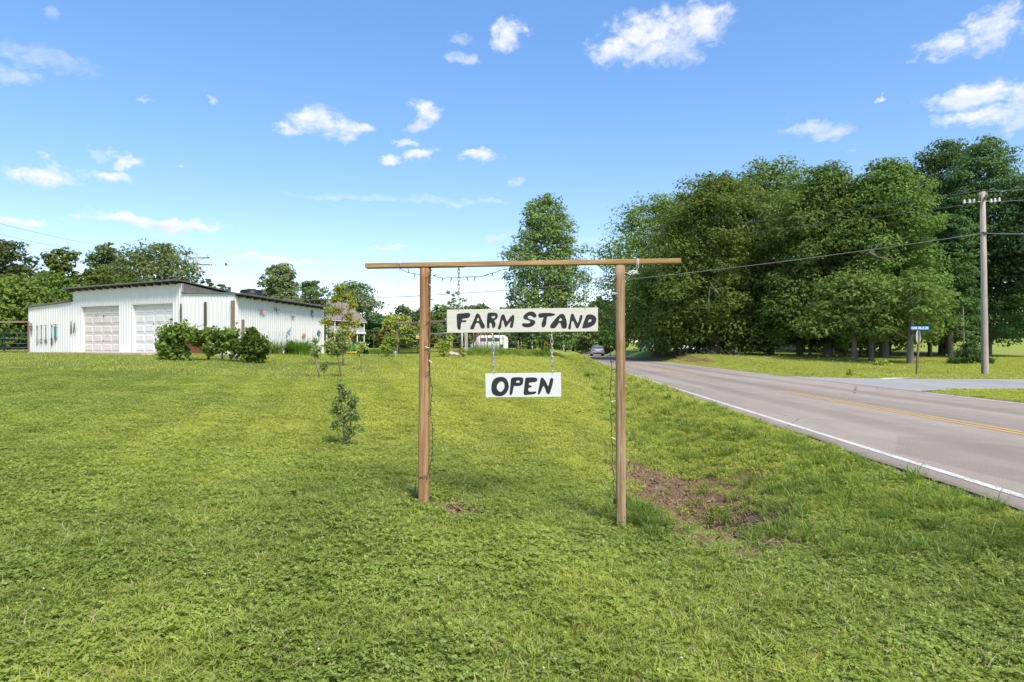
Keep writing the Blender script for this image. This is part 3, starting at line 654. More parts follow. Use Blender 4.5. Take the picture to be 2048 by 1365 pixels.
def zone(n, d0, d1, pick, smin, smax, power=2.0, filt=None):
    x, y = wedge(n, d0, d1, rg, power); ok = plain(x, y)
    dd = dirt_mask(x, y); ok &= rg.random(n) > np.minimum(dd * 1.05, .93)
    if filt is not None: ok &= filt(x, y)
    x, y = x[ok], y[ok]; P.append(np.stack([x, y, ground_h(x, y) - 0.004], 1)); IX.append(rg.choice(pick, len(x))); S.append(rg.uniform(smin, smax, len(x)))
def hollow(x, y): return ((x - 1.05 - .14 * y) / .80)**2 + ((y - 7.3) / 2.2)**2 > 1 + .35 * np.sin(x * 9) * np.sin(y * 7)
def vdist(x, y): return XL(np.clip(y, -59, 219)) - x
cl = lambda x, y: (np.sin(x * 1.3 + 2 * np.sin(y * .8)) * np.sin(y * 1.1 + x * .5) + .55 * np.sin(x * 3.1) * np.sin(y * 3.7 + 1))
zone(8800, 2.3, 8.5, [0, 0, 0, 1, 1, 2], .75, 1.15)
zone(3000, 2.3, 8.5, [2], .75, 1.25, filt=lambda x, y: cl(x, y) > .1)
zone(3600, 2.3, 8.5, [3], .5, 1.1, filt=lambda x, y: cl(x, y) < .25)
zone(700, 2.3, 8.0, [7], .6, 1.1)
zone(21000, 8.5, 22, [0, 1, 1, 2], .9, 1.35)
zone(6000, 8.5, 22, [3], .7, 1.1)
zone(26000, 22, 62, [6], .8, 1.4, 1.6)
lawn = scatter("lawn_grass", "short mown grass and clover covering the sloping lawn", "grass", np.concatenate(P), np.concatenate(IX), np.concatenate(S), 1)
P = []; IX = []; S = []
zone(5000, 5.2, 16, [5, 4, 5], .5, 1.05, 1.6, filt=lambda x, y: (vdist(x, y) > .42) & (vdist(x, y) < 3.3) & (hollow(x, y) | (rg.random(len(x)) < .07)))
zone(450, 4.8, 9, [4, 4, 5], .6, 1.05, 1.6, filt=lambda x, y: (vdist(x, y) > 0.45) & (vdist(x, y) < 3.4) & hollow(x, y))
zone(9000, 16, 55, [5, 4], .7, 1.15, 1.5, filt=lambda x, y: (vdist(x, y) > .42) & (vdist(x, y) < 3.0))
zone(9000, 30, 62, [5], .5, 1.0, 1.5, filt=lambda x, y: (-vdist(x, y) > 8.0) & (-vdist(x, y) < 11.5))
x = rg.normal(2.9, .5, 90); y = rg.normal(6.9, 1.0, 90); P.append(np.stack([x, y, ground_h(x, y) - .004], 1)); IX.append(rg.choice([4, 5], 90)); S.append(rg.uniform(.5, .95, 90))
x = rg.normal(1.15, .12, 60); y = rg.normal(6.3, .35, 60); P.append(np.stack([x, y, ground_h(x, y) - .004], 1)); IX.append(rg.choice([4, 5], 60)); S.append(rg.uniform(.6, .95, 60))
# tall weedy strip along the garden fence
x = rg.uniform(-3.6, 2.6, 900); y = 49 + rg.normal(0, 1.6, 900) + x * .5; P.append(np.stack([x, y, ground_h(x, y)], 1)); IX.append(rg.choice([4, 5], 900)); S.append(rg.uniform(1.0, 2.2, 900))
x = rg.uniform(-11, -6.5, 500); y = 53 + rg.normal(0, 1.0, 500); P.append(np.stack([x, y, ground_h(x, y)], 1)); IX.append(rg.choice([4, 5], 500)); S.append(rg.uniform(1.2, 2.4, 500))
scatter("tall_grass", "longer grass and weeds in the roadside ditch and along fences", "grass", np.concatenate(P), np.concatenate(IX), np.concatenate(S), 2)

# dead leaves and dry thatch in the washed-out hollow
nl = 4300; x = np.concatenate([rg.normal(2.1, .36, 1600), rg.normal(2.6, .6, 900), rg.normal(-.5, .14, 150), rg.uniform(-6, 3, 1650)]); y = np.concatenate([rg.normal(8.0, 1.1, 1600), rg.normal(7.0, .7, 900), rg.normal(6.0, .12, 150), 2.4 + 7 * rg.random(1650)**1.3])
z = ground_h(x, y) + rg.uniform(.004, .035, nl); an = rg.uniform(0, 6.28, nl); ln = np.where(np.arange(nl) < 2500, rg.uniform(.02, .09, nl), rg.uniform(.012, .045, nl)); wd = rg.uniform(.002, .011, nl); tl = rg.normal(0, .45, (nl, 2))
V = []
for (u, w) in ((-1, 0), (0, -1), (1, 0), (0, 1)):
    X = u * ln * np.cos(an) - w * wd * np.sin(an); Y = u * ln * np.sin(an) + w * wd * np.cos(an)
    V.append(np.stack([x + X, y + Y, z + X * tl[:, 0] + Y * tl[:, 1]], 1))
V = np.stack(V, 1).reshape(-1, 3)
F = np.arange(nl * 4).reshape(-1, 4)
tag(link(bpy.data.objects.new("dead_leaves", mesh_np("dead_leaves", V, F, "dry_leaf"))), "brown dead leaves and dry stalks strewn in the ditch hollow", "leaves", kind='stuff')
# clover flower heads
nf = 110; x, y = wedge(nf, 2.4, 11, rg, 1.5); ok = plain(x, y); x, y = x[ok], y[ok]; z = ground_h(x, y) + rg.uniform(.03, .07, len(x)); s = rg.uniform(.006, .009, len(x))
V = (octv[None] * s[:, None, None] + np.stack([x, y, z], 1)[:, None]).reshape(-1, 3); F = (octf[None] + 6 * np.arange(len(x))[:, None, None]).reshape(-1, 3)
V = V.astype(float)
tag(link(bpy.data.objects.new("clover_flowers", mesh_np("clover_flowers", V, F, "flower_white"))), "tiny white clover flower heads dotted through the lawn", "flowers", kind='stuff')
nf = 330; y = np.concatenate([rg.uniform(42, 66, 220), rg.uniform(34, 60, 110)]); x = XR(y) + np.concatenate([rg.uniform(.8, 3.6, 220), rg.uniform(3, 9, 110)]); z = ground_h(x, y) + rg.uniform(.3, .75, nf); s = rg.uniform(.025, .055, nf)
V = (octv[None] * np.array([1, 1, .35]) * s[:, None, None] + np.stack([x, y, z], 1)[:, None]).reshape(-1, 3); F = (octf[None] + 6 * np.arange(nf)[:, None, None]).reshape(-1, 3)
tag(link(bpy.data.objects.new("wild_flowers", mesh_np("wild_flowers", V, F, "flower_white"))), "white lacy wild flowers on the bank right of the road", "flowers", kind='stuff')

# ------------------------------------------------------------------ the timber sign frame
PLn, PRn = Vector((-.79, 6.07)), Vector((.93, 5.85))
FU = Vector(((PRn - PLn).x, (PRn - PLn).y, 0)).normalized(); FN = Vector((FU.y, -FU.x, 0))   # along the beam, towards the camera
def fp(px, py, off=0.0):
    """point of the frame's vertical plane that the photograph shows at px, py; off metres towards the camera"""
    k = (px - CX) / FPX; d = (PLn.x * FU.y - PLn.y * FU.x) / (k * FU.y - FU.x)
    return at(px, py, d) + FN * off
frame = empty("sign_frame", (0.07, 5.96, gz(.07, 5.96)))
fi = frame.location
tag(frame, "timber gateway frame of two posts and a top beam on the lawn", "sign frame")
def timber(a, b, w, dp, r, material, name):
    """landscape timber: flat front and back, rounded sides, with a little twist"""
    a = Vector(a); b = Vector(b); prof = []
    for k in range(16):
        q = 2 * math.pi * k / 16; c, s = math.cos(q), math.sin(q)
        prof.append((w / 2 * math.copysign(abs(c)**0.55, c), dp / 2 * math.copysign(abs(s)**0.3, s)))
    V = []; F = []; n = 16; st = 24
    for i in range(st + 1):
        t_ = i / st; p = a.lerp(b, t_); ww = 1 + 0.012 * math.sin(t_ * 9 + w * 50)
        for (u, v) in prof: V.append(p + FU * (u * ww) + FN * (v * ww))
    for i in range(st):
        for k in range(n): F.append((i*n+k, i*n+(k+1) % n, (i+1)*n+(k+1) % n, (i+1)*n+k))
    F += [tuple(range(n-1, -1, -1)), tuple(st*n+k for k in range(n))]
    m_ = MB(); m_.add([p - fi for p in V], F, True); o = m_.build(name, material, frame)
    o.data.polygons[-1].use_smooth = False; o.data.polygons[-2].use_smooth = False
    return o
bt = 2.147
pa = fp(846.5, 1007); pb = fp(851, 536); pb.z = bt
timber(pa - Vector((0, 0, .25)), pb, .091, .075, .03, "post_orange", "post")["label"] = "orange-brown post with a split"
pa = fp(1242.5, 1057); pb2 = fp(1240, 531); pb2.z = bt
timber(pa - Vector((0, 0, .25)), pb2, .083, .075, .03, "post_tan", "post")["label"] = "pale tan post with knots"
ba = fp(733, 531); bb = fp(1361, 524); ba.z = bb.z = bt + .0205
bm_ = MB(); L_ = (bb - ba).length
bm_.box((0, 0, 0), (L_, .088, .039)); bo = bm_.build("beam", "beam_wood", frame, bevel=.002); bo.location = (ba + bb) / 2 - fi; bo.rotation_euler = (0, 0, math.atan2(FU.y, FU.x))
sb = MB(); sb.box((0, 0, 0), (.9, .038, .034)); o = sb.build("splice_board", "beam_wood", frame, bevel=.003); o.location = fp(729, 531) - fi + FU * .45 - FN * .066; o.location.z = bt + .019 - fi.z; o.rotation_euler = (0, 0, math.atan2(FU.y, FU.x))

# ------------------------------------------------------------------ the painted boards
LET = {
'F': ([(370,245),(400,225),(540,218),(600,207),(680,208),(712,235),(712,285),(680,325),(610,345),(540,350),(500,372),(500,398),(560,398),(600,392),(612,408),(610,435),(560,443),(500,443),(480,455),(472,520),(466,590),(462,638),(415,638),(385,600),(372,540),(372,450),(366,350),(362,290)], None),
'A': ([(895,215),(940,235),(970,300),(1000,380),(1040,455),(1080,520),(1085,565),(1055,610),(1010,608),(975,570),(955,510),(930,465),(890,458),(860,470),(840,520),(815,590),(795,625),(735,633),(705,615),(715,580),(770,460),(820,350),(855,250)], [(908,318),(935,350),(945,410),(905,415),(872,418),(890,360)]),
'R': ([(1155,215),(1210,200),(1300,198),(1370,208),(1410,235),(1418,290),(1400,345),(1360,380),(1315,395),(1340,425),(1360,480),(1358,540),(1335,580),(1300,600),(1275,575),(1268,520),(1255,470),(1230,458),(1205,475),(1200,520),(1207,570),(1190,600),(1160,610),(1140,585),(1138,480),(1140,380),(1145,290)], [(1275,285),(1345,280),(1355,300),(1325,345),(1275,345),(1245,325)]),
'M': ([(1545,243),(1585,258),(1610,320),(1630,390),(1650,440),(1690,380),(1740,310),(1790,262),(1825,258),(1842,300),(1835,390),(1820,470),(1808,550),(1790,590),(1745,590),(1725,560),(1735,500),(1765,420),(1750,425),(1700,480),(1650,545),(1618,580),(1595,545),(1580,480),(1555,400),(1535,385),(1515,440),(1510,520),(1495,600),(1465,632),(1430,632),(1415,600),(1435,540),(1465,450),(1480,370),(1495,300),(1515,260)], None),
'S': ([(250,172),(300,170),(355,185),(400,225),(430,275),(415,315),(375,332),(345,320),(315,295),(270,272),(225,280),(195,305),(205,340),(250,370),(310,378),(365,395),(395,430),(392,470),(350,525),(290,560),(220,575),(130,575),(80,555),(50,515),(58,482),(100,468),(150,475),(210,475),(255,462),(270,435),(245,405),(180,385),(120,365),(80,335),(85,300),(120,250),(180,200)], None),
'T': ([(480,235),(510,215),(620,208),(740,205),(830,215),(880,232),(905,250),(870,275),(790,292),(710,298),(690,315),(680,390),(675,470),(660,530),(620,570),(590,580),(560,560),(550,520),(560,450),(590,380),(605,325),(590,318),(550,325),(510,338),(480,310),(465,270)], None),
'A2': ([(1070,232),(1115,232),(1140,265),(1175,345),(1195,430),(1203,510),(1195,580),(1160,608),(1110,610),(1070,590),(1055,530),(1040,465),(1010,458),(985,475),(945,540),(895,595),(830,603),(785,595),(768,560),(780,520),(840,440),(910,350),(980,280),(1030,240)], [(1043,328),(1070,355),(1075,405),(1030,412),(985,412),(1010,365)]),
'N': ([(1345,222),(1370,235),(1400,310),(1440,400),(1475,478),(1500,420),(1525,330),(1540,275),(1570,255),(1600,265),(1603,310),(1585,380),(1555,460),(1520,550),(1495,595),(1460,605),(1430,580),(1405,510),(1370,420),(1340,408),(1318,440),(1308,520),(1305,600),(1285,635),(1260,633),(1232,595),(1240,550),(1265,470),(1280,380),(1290,300),(1310,240)], None),
'D': ([(1700,270),(1740,245),(1810,243),(1880,262),(1940,310),(1960,355),(1950,430),(1910,500),(1830,555),(1740,590),(1660,600),(1580,600),(1600,560),(1615,490),(1645,410),(1670,340)], [(1770,368),(1810,368),(1838,390),(1825,425),(1780,445),(1730,455),(1755,410)]),
'O': ([(400,182),(520,182),(580,215),(625,270),(650,340),(665,410),(652,500),(610,580),(550,640),(480,672),(400,677),(320,660),(255,620),(222,560),(215,460),(222,360),(245,290),(300,220)], [(440,300),(490,295),(535,325),(553,390),(550,460),(510,530),(450,578),(400,545),(360,500),(350,450),(365,380),(400,330)]),
'P': ([(730,210),(770,195),(870,188),(990,192),(1030,215),(1035,290),(1020,360),(980,400),(900,418),(810,412),(785,425),(772,500),(760,580),(740,635),(705,650),(680,635),(685,560),(700,450),(708,330),(712,250)], [(870,275),(925,270),(948,295),(935,330),(890,337),(850,325),(845,298)]),
'E': ([(1085,210),(1120,198),(1250,193),(1350,197),(1390,225),(1395,265),(1365,305),(1300,318),(1220,320),(1175,340),(1168,370),(1190,395),(1235,405),(1253,425),(1235,450),(1180,455),(1160,475),(1158,520),(1180,555),(1230,565),(1300,553),(1355,555),(1370,580),(1340,610),(1260,630),(1140,640),(1090,648),(1050,635),(1038,600),(1048,520),(1060,420),(1072,310)], None),
'N2': ([(1490,200),(1530,200),(1570,245),(1620,320),(1665,435),(1690,370),(1710,270),(1735,212),(1770,203),(1800,235),(1798,290),(1775,400),(1740,510),(1705,610),(1685,632),(1640,605),(1610,550),(1590,470),(1560,415),(1535,425),(1510,490),(1480,570),(1445,625),(1415,635),(1405,610),(1415,530),(1440,420),(1460,310),(1475,230)], None)}
def chaikin(p, k=2):
    for _ in range(k):
        q = []
        for i in range(len(p)):
            a, b = p[i], p[(i + 1) % len(p)]
            q += [(a[0]*.75+b[0]*.25, a[1]*.75+b[1]*.25), (a[0]*.25+b[0]*.75, a[1]*.25+b[1]*.75)]
        p = q
    return p
def filled(name, loops, depth):
    """flat letter shape with holes, as mesh"""
    cu = bpy.data.curves.new(name, 'CURVE'); cu.dimensions = '2D'; cu.fill_mode = 'BOTH'; cu.extrude = depth / 2
    for lp in loops:
        sp = cu.splines.new('POLY'); sp.points.add(len(lp) - 1); sp.use_cyclic_u = True
        for q, (x_, y_) in zip(sp.points, lp): q.co = (x_, y_, 0, 1)
    ob = bpy.data.objects.new(name, cu); COL.objects.link(ob); bpy.context.view_layer.update()
    me = bpy.data.meshes.new_from_object(ob.evaluated_get(bpy.context.evaluated_depsgraph_get()))
    bpy.data.objects.remove(ob); bpy.data.curves.remove(cu); me.name = name
    return me
def board(name, label, corners, material, letters, offx, offy, thick):
    tl, tr, bl, br = [fp(*c) for c in corners]; ctr = (tl + tr + bl + br) / 4
    ux = ((tr - tl) + (br - bl)).normalized(); uy = ((tl - bl) + (tr - br)).normalized()
    w = ((tr - tl).length + (br - bl).length) / 2; h = ((tl - bl).length + (tr - br).length) / 2
    uz = ux.cross(uy).normalized(); uy = uz.cross(ux)
    M_ = Matrix((ux, uy, uz)).transposed().to_4x4(); M_.translation = ctr
    b_ = MB(); b_.box((0, 0, -thick / 2), (w, h, thick)); o = b_.build(name, material, None, bevel=.0018)
    o.matrix_world = M_; tag(o, label, "sign")
    inv = M_.inverted()
    for key in letters:
        lps = []
        for lp in LET[key]:
            if lp is None: continue
            lps.append([tuple((inv @ fp(offx + x_ / 12.8, offy + y_ / 12.8))[:2]) for x_, y_ in chaikin(lp)])
        me = filled("letter", lps, .0014); me.materials.append(MATS["paint_black"])
        obj("letter", me, o, (0, 0, .0009))
    return o, M_, w, h
fs, FSM, fsw, fsh = board("farm_stand_sign", "long white board hand-painted FARM STAND hanging under the beam", [(893,619.3),(1195.8,616.2),(894.3,667),(1196,662.6)], "sign_white", [], 0, 0, .019)
inv = FSM.inverted()
for keys, ox in ((['F', 'A', 'R', 'M'], 885), (['S', 'T', 'A2', 'N', 'D'], 1040)):
    for key in keys:
        lps = [[tuple((inv @ fp(ox + x_ / 12.8, 610 + y_ / 12.8))[:2]) for x_, y_ in chaikin(lp)] for lp in LET[key] if lp]
        me = filled("letter", lps, .0014); me.materials.append(MATS["paint_black"]); obj("letter", me, fs, (0, 0, .0009))
op, OPM, opw, oph = board("open_sign", "small bright white board painted OPEN hanging below the long sign", [(970.5,747.7),(1122,745.8),(971.3,795.5),(1122,794)], "sign_bright", ['O', 'P', 'E', 'N2'], 966, 740, .019)

# screw eyes on the boards' top edges
for ob_, Mx, w_, h_, spots in ((fs, FSM, fsw, fsh, ((917.5, 619), (1170, 616.5))), (op, OPM, opw, oph, ((988, 747.5), (1104.5, 746)))):
    for (x_, y_) in spots:
        lp = Mx.inverted() @ fp(x_, y_); m_ = MB(); m_.tube([(.007 * math.cos(k * .7854), .007 * math.sin(k * .7854) + .012, 0) for k in range(8)], .002, 5, closed=True); m_.tube([(0, -.004, 0), (0, .006, 0)], .0022, 5)
        m_.build("screw_eye", "galvanised", ob_, loc=(lp.x, h_ / 2, -.0095))
# chains: every link a part
def link_mesh():
    pts = []; a, b = .0105, .0125
    for k in range(14):
        q = 2 * math.pi * k / 14; c, s = math.cos(q), math.sin(q)
        pts.append((a * c, 0, math.copysign(b, s) * (1 if abs(s) > .2 else 0) * 1.0 + a * s))
    m_ = MB(); m_.tube(pts, .0036, 6, closed=True); return m_.mesh("link", "chain_steel")
LINK = link_mesh()
def chain(label, px, y0, y1, ny0, ny1, scale=1.0):
    """links hang between photo rows ny0..ny1, plain wire above and below"""
    top = fp(px[0], y0); bot = fp(px[1], y1); e = empty("chain", tuple(bot)); tag(e, label, "chain")
    L = bot - top; f0 = (ny0 - y0) / (y1 - y0); f1 = (ny1 - y0) / (y1 - y0); a = top + L * f0; b = top + L * f1
    n = max(2, round((b - a).length / (.037 * scale)))
    for i in range(n):
        p = a.lerp(b, (i + .5) / n)
        obj("link", LINK, e, tuple(p - bot), (0, R(random.uniform(-5, 5)), R(12 if i % 2 else 78) + R(random.uniform(-14, 14))), (scale, scale, (b - a).length / n / .037 * 1.08))
    if f0 > .02: MB().tube([top - bot, a - bot], .0022, 5).build("hook_wire", "chain_steel", e)
    if f1 < .98: MB().tube([b - bot, Vector((0, 0, -.01))], .0022, 5).build("hook_wire", "chain_steel", e)
random.seed(4)
chain("steel chain from the beam to the left end of the long sign", (917.5, 917.5), 519, 620, 532, 592, .85)
chain("steel chain from the beam to the right end of the long sign", (1170, 1170), 530, 618, 541, 590, .85)
chain("steel chain between the two boards, above the letter O", (985.5, 988), 667, 748, 671, 742)
chain("steel chain between the two boards, above the letter N", (1103.5, 1104.5), 663, 747, 671, 741)

# string of fairy lights
bulbm = MB(); bulbm.lathe([(.0001, .026), (.0028, .020), (.0036, .008), (.0030, 0)], n=6); bulbm.lathe([(.0042, 0), (.0045, -.014), (.002, -.016)], n=6)
BULB = bulbm.mesh("bulb", "green_wire")
BULBR = bulbm.mesh("bulb", "rust_light")
BULBW = bulbm.mesh("bulb", "white_wire")
def wire_string(label, pix, off, nb, seed, bias=1):
    rs = random.Random(seed); pts = [fp(x_, y_, off) for x_, y_ in pix]
    e = empty("string_lights", tuple(pts[-1])); tag(e, label, "string lights"); o0 = pts[-1]
    # resample with small kinks
    P_ = []
    for i in range(len(pts) - 1):
        n = max(2, int((pts[i+1] - pts[i]).length / .025))
        for k in range(n): P_.append(pts[i].lerp(pts[i+1], k / n) + Vector((rs.gauss(0, .0032), rs.gauss(0, .004), rs.gauss(0, .0022))))
    P_.append(pts[-1])
    m_ = MB(); m_.tube([p - o0 for p in P_], .0026, 5)
    m_.tube([p - o0 + Vector((.003 * math.sin(i * 1.1), .003 * math.cos(i * 1.1), 0)) for i, p in enumerate(P_)], .0018, 4); m_.build("cable", "green_wire", e)
    for k in range(nb):
        i = int((k + .5 + rs.uniform(-.25, .25)) / nb * (len(P_) - 1)); p = P_[i]
        d = Vector((rs.choice([-1, 1, 1]) * rs.uniform(.5, 1) * bias, -rs.uniform(0, .6), rs.uniform(-.8, .5))) if abs((P_[min(i+1, len(P_)-1)] - p).z) > .012 else Vector((rs.uniform(-.4, .4), -.2, rs.choice([-1, -1, 1])))
        obj("bulb", rs.choice([BULB, BULB, BULB, BULB, BULBR, BULB, BULBW]), e, tuple(p - o0 + d.normalized() * .014), tuple(d.to_track_quat('Z', 'Y').to_euler()))
    return e, o0
wire_string("dark green fairy lights running down the orange left post", [(866,540),(863,549),(861,560),(861.5,600),(861.5,660),(861,720),(864,765),(868,775),(864,800),(863,830),(867,860),(869,890),(866,915),(861,935),(857,950),(847,953),(838,952)], .045, 17, 1)
e_, o0 = wire_string("dark green fairy lights draped along the underside of the beam", [(800,537),(815,545),(838,550),(856,548),(880,556),(905,557),(935,555),(965,554),(985,547),(1010,540),(1040,537),(1085,543),(1120,556),(1150,563),(1180,560),(1210,555),(1232,546)], .03, 26, 2)
e_, o0 = wire_string("dark green fairy lights running down the tan right post", [(1231,548),(1229,580),(1226,620),(1224,670),(1221,715),(1224,735),(1221,765),(1220,790),(1224,810),(1221,835),(1224,855),(1222,880),(1226,900),(1224,930),(1228,955),(1227,975),(1230,992)], .045, 26, 3, -1)
pl = MB(); pl.box((0, 0, 0), (.022, .022, .04)); pl.box((0, 0, .026), (.012, .014, .014)); pl.build("plug", "black_plastic", e_, bevel=.003, loc=fp(1229, 1001, .05) - o0)
pg = empty("power_plug", tuple(fp(833, 988, .03))); tag(pg, "black plug and cable end at the foot of the left post", "plug")
pl = MB(); pl.box((0, 0, 0), (.03, .03, .035), rz=.4); pl.build("plug_body", "black_plastic", pg, bevel=.004)
pl = MB(); pl.tube([(0, 0, .015), (-.004, 0, .05), (-.002, .01, .09), (.008, .0, .15)], .003, 5); pl.box((-.002, -.005, .055), (.012, .006, .03)); pl.build("cord", "green_wire", pg)
# white twine tied to the beam
rs = random.Random(8); kn = empty("white_twine", tuple(fp(1275, 545))); k0 = kn.location
pts = [fp(1274, 519, .05) - k0, fp(1273, 535, .052) - k0]; c0 = fp(1266, 546, .04) - k0
for i in range(70): pts.append(c0 + Vector((.030 * math.sin(i * .83) * rs.uniform(.4, 1.2) + .02 * math.sin(i * .2), .02 * math.cos(i * 1.3), .020 * math.cos(i * .71) * rs.uniform(.4, 1.2))))
m_ = MB(); m_.tube(pts, .0022, 5); m_.tube([c0, fp(1255, 548, .04) - k0, fp(1250, 546, .04) - k0], .002, 5); m_.tube([fp(1276, 519, .048) - k0, fp(1277, 536, .05) - k0, c0], .002, 4); m_.build("tangle", "white_wire", kn)
tag(kn, "tangled white twine tied near the right end of the beam", "twine")
sp = empty("wire_spiral", tuple(fp(800, 575))); s0 = sp.location
m_ = MB(); pts = []
for i in range(60):
    q = i / 59; b_ = fp(799 - 3 * q, 541 + 38 * q) - s0; pts.append(b_ + Vector((.012 * math.cos(q * 20) * (.5 + q), .012 * math.sin(q * 20), 0)))
m_.tube(pts, .0012, 4); m_.build("curl", "galvanised", sp)
m_ = MB(); m_.tube([fp(800, 541) - s0, fp(799, 530, .05) - s0, fp(802, 525, .05) - s0, fp(804, 533, .05) - s0], .0022, 5); m_.build("tie", "white_wire", sp)
tag(sp, "thin silver wire spiral dangling left of the orange post", "wire ornament")

# ------------------------------------------------------------------ white metal shed
def on_line(px, a, b, off=0.0):
    """plan point where the sight line of px meets the wall from a to b"""
    k = (px - CX) / FPX; ax, ay = a; bx, by = b
    t_ = (k * ay - ax) / ((bx - ax) - k * (by - ay)); return t_
A_ = Vector((atx(57, 41), 41)); B_ = Vector((atx(146, 39), 39)); C_ = Vector((atx(364, 35), 35)); D_ = Vector((atx(471, 34), 34)); E_ = Vector((atx(648, 45), 45))
BACK = E_ - D_; F_ = C_ + BACK; H_ = B_ + BACK * .9; I_ = A_ + BACK * .9
shed = empty("white_shed", (C_.x, C_.y, 1.1)); s0 = Vector((C_.x, C_.y, 1.1))
tag(shed, "white ribbed metal shed with two garage doors and sloping roofs", "shed")
def outward(a, b):
    d = (b - a).normalized(); n = Vector((d.y, -d.x)); mid = (a + b) / 2
    return n if n.dot(-mid) > 0 else -n
def rib_wall(name, a, b, za, zb, ta, tb, material="siding_white", pitch=.23, parent=shed, n=None, proud=.015):
    """vertical ribbed sheet from a to b; za/zb bottom, ta/tb top heights at the two ends"""
    n = outward(a, b) if n is None else n; L = (b - a).length; cnt = max(1, round(L / pitch)); V = []; F = []
    prof = []
    for i in range(cnt):
        for (u, h) in ((0, 0), (.70, 0), (.78, 1), (.92, 1)): prof.append(((i + u) / cnt, h))
    prof.append((1.0, 0))
    for (t_, h) in prof:
        p = a.lerp(b, t_) + n * (h * proud); z0 = za + (zb - za) * t_; z1 = ta + (tb - ta) * t_
        V += [(p.x - s0.x, p.y - s0.y, z0 - s0.z), (p.x - s0.x, p.y - s0.y, z1 - s0.z)]
    for i in range(len(prof) - 1): F.append((2*i, 2*i+2, 2*i+3, 2*i+1))
    # thickness: back sheet
    m_ = MB(); m_.add(V, F); nb = len(V)
    bk = [(a.x - n.x*.06 - s0.x, a.y - n.y*.06 - s0.y, za - s0.z), (b.x - n.x*.06 - s0.x, b.y - n.y*.06 - s0.y, zb - s0.z), (b.x - n.x*.06 - s0.x, b.y - n.y*.06 - s0.y, tb - s0.z), (a.x - n.x*.06 - s0.x, a.y - n.y*.06 - s0.y, ta - s0.z)]
    m_.add(bk, [(3, 2, 1, 0)])
    return m_.build(name, material, parent)
GB = 1.10       # slab level
# front facade C..B with two door openings
def tz(px, py, a, b):
    t_ = on_line(px, a, b); p = a.lerp(b, t_); return t_, CAMH + (HY - py) / FPX * p.y
fc = lambda px: C_.lerp(B_, on_line(px, C_, B_))
topC, topB = 4.66, 4.60
tt = lambda px: topC + (topB - topC) * on_line(px, C_, B_)
o1a, o1b, o2a, o2b = 346, 264, 238.5, 162
DT = 3.70
rib_wall("wall", C_, fc(o1a), GB - .15, GB - .15, tt(364), tt(o1a))
rib_wall("wall", fc(o1a), fc(o1b), DT, DT, tt(o1a), tt(o1b))
rib_wall("wall", fc(o1b), fc(o2a), GB - .15, GB - .15, tt(o1b), tt(o2a))
rib_wall("wall", fc(o2a), fc(o2b), DT, DT, tt(o2a), tt(o2b))
rib_wall("wall", fc(o2b), B_, GB - .25, GB - .35, tt(o2b), topB)
rib_wall("wall", B_, A_, .75, .70, 3.97, 3.74)
nF = outward(C_, B_)
panel_m = MB()
def garage(pa_, pb_, material, dents):
    a = fc(pa_); b = fc(pb_); ins = -nF * .20; a2 = a + ins; b2 = b + ins; W = (b - a).length; H = DT - GB; ang = math.atan2((b - a).y, (b - a).x)
    # jambs and head
    for q in (a, b):
        m_ = MB(); p = q + ins * .5; m_.box((p.x - s0.x, p.y - s0.y, (GB + DT) / 2 - s0.z), (.05, .20, H), ang); m_.build("door_jamb", "siding_white", shed)
    m_ = MB(); p = (a + b) / 2 + ins * .5; m_.box((p.x - s0.x, p.y - s0.y, DT - .026 - s0.z), (W - .054, .196, .05), ang); m_.build("door_head", "siding_white", shed)
    mid = (a2 + b2) / 2; loc = Vector((mid.x - s0.x, mid.y - s0.y, GB - s0.z))
    d = MB(); sec = 5; sh = (H - .05) / sec
    for k in range(sec): d.box((0, .0, sh * (k + .5)), (W - .06, .04, sh - .014))
    d.box((0, .03, H / 2), (W - .05, .02, H - .04))
    do = d.build("garage_door", material, shed, loc=loc); do.rotation_euler = (0, 0, ang + math.pi)
    pw = (W - .06) / 4; pm = MB()
    # raised panel: bevelled frustum
    x_, z_ = pw / 2 - .07, sh / 2 - .085
    pm.add([(-x_, 0, -z_), (x_, 0, -z_), (x_, 0, z_), (-x_, 0, z_), (-x_ + .03, -.022, -z_ + .03), (x_ - .03, -.022, -z_ + .03), (x_ - .03, -.022, z_ - .03), (-x_ + .03, -.022, z_ - .03)], [(4, 5, 6, 7), (0, 1, 5, 4), (1, 2, 6, 5), (2, 3, 7, 6), (3, 0, 4, 7)])
    pme = pm.mesh("door_panel", material)
    for k in range(sec):
        for j in range(4): obj("door_panel", pme, do, ((j - 1.5) * pw, -.0215, sh * (k + .5)))
    m_ = MB(); m_.lathe([(.03, -.05), (.035, -.03), (.02, -.02)], (0.05, 0, sh * 1.25), 8, 'Y'); m_.build("handle", "tool_dark", do)
    for (x0, z0, x1, z1, w_) in dents:
        m_ = MB(); m_.beam((x0, -.046, z0), (x1, -.046, z1), .012, w_); m_.build("scuff_mark", "tool_grey", do)
    return do
garage(o1a, o1b, "door_white", [(.55, .82, .6, .80, .05), (-.3, 1.4, -.22, 1.4, .02)])["label"] = "whiter right garage door"
garage(o2a, o2b, "door_cream", [(.1, 1.92, .1, 2.08, .05), (-.6, 2.02, -.5, 2.02, .03), (.35, .9, .5, .9, .03), (-.2, 1.66, .1, 1.62, .012)])["label"] = "stained cream left garage door"
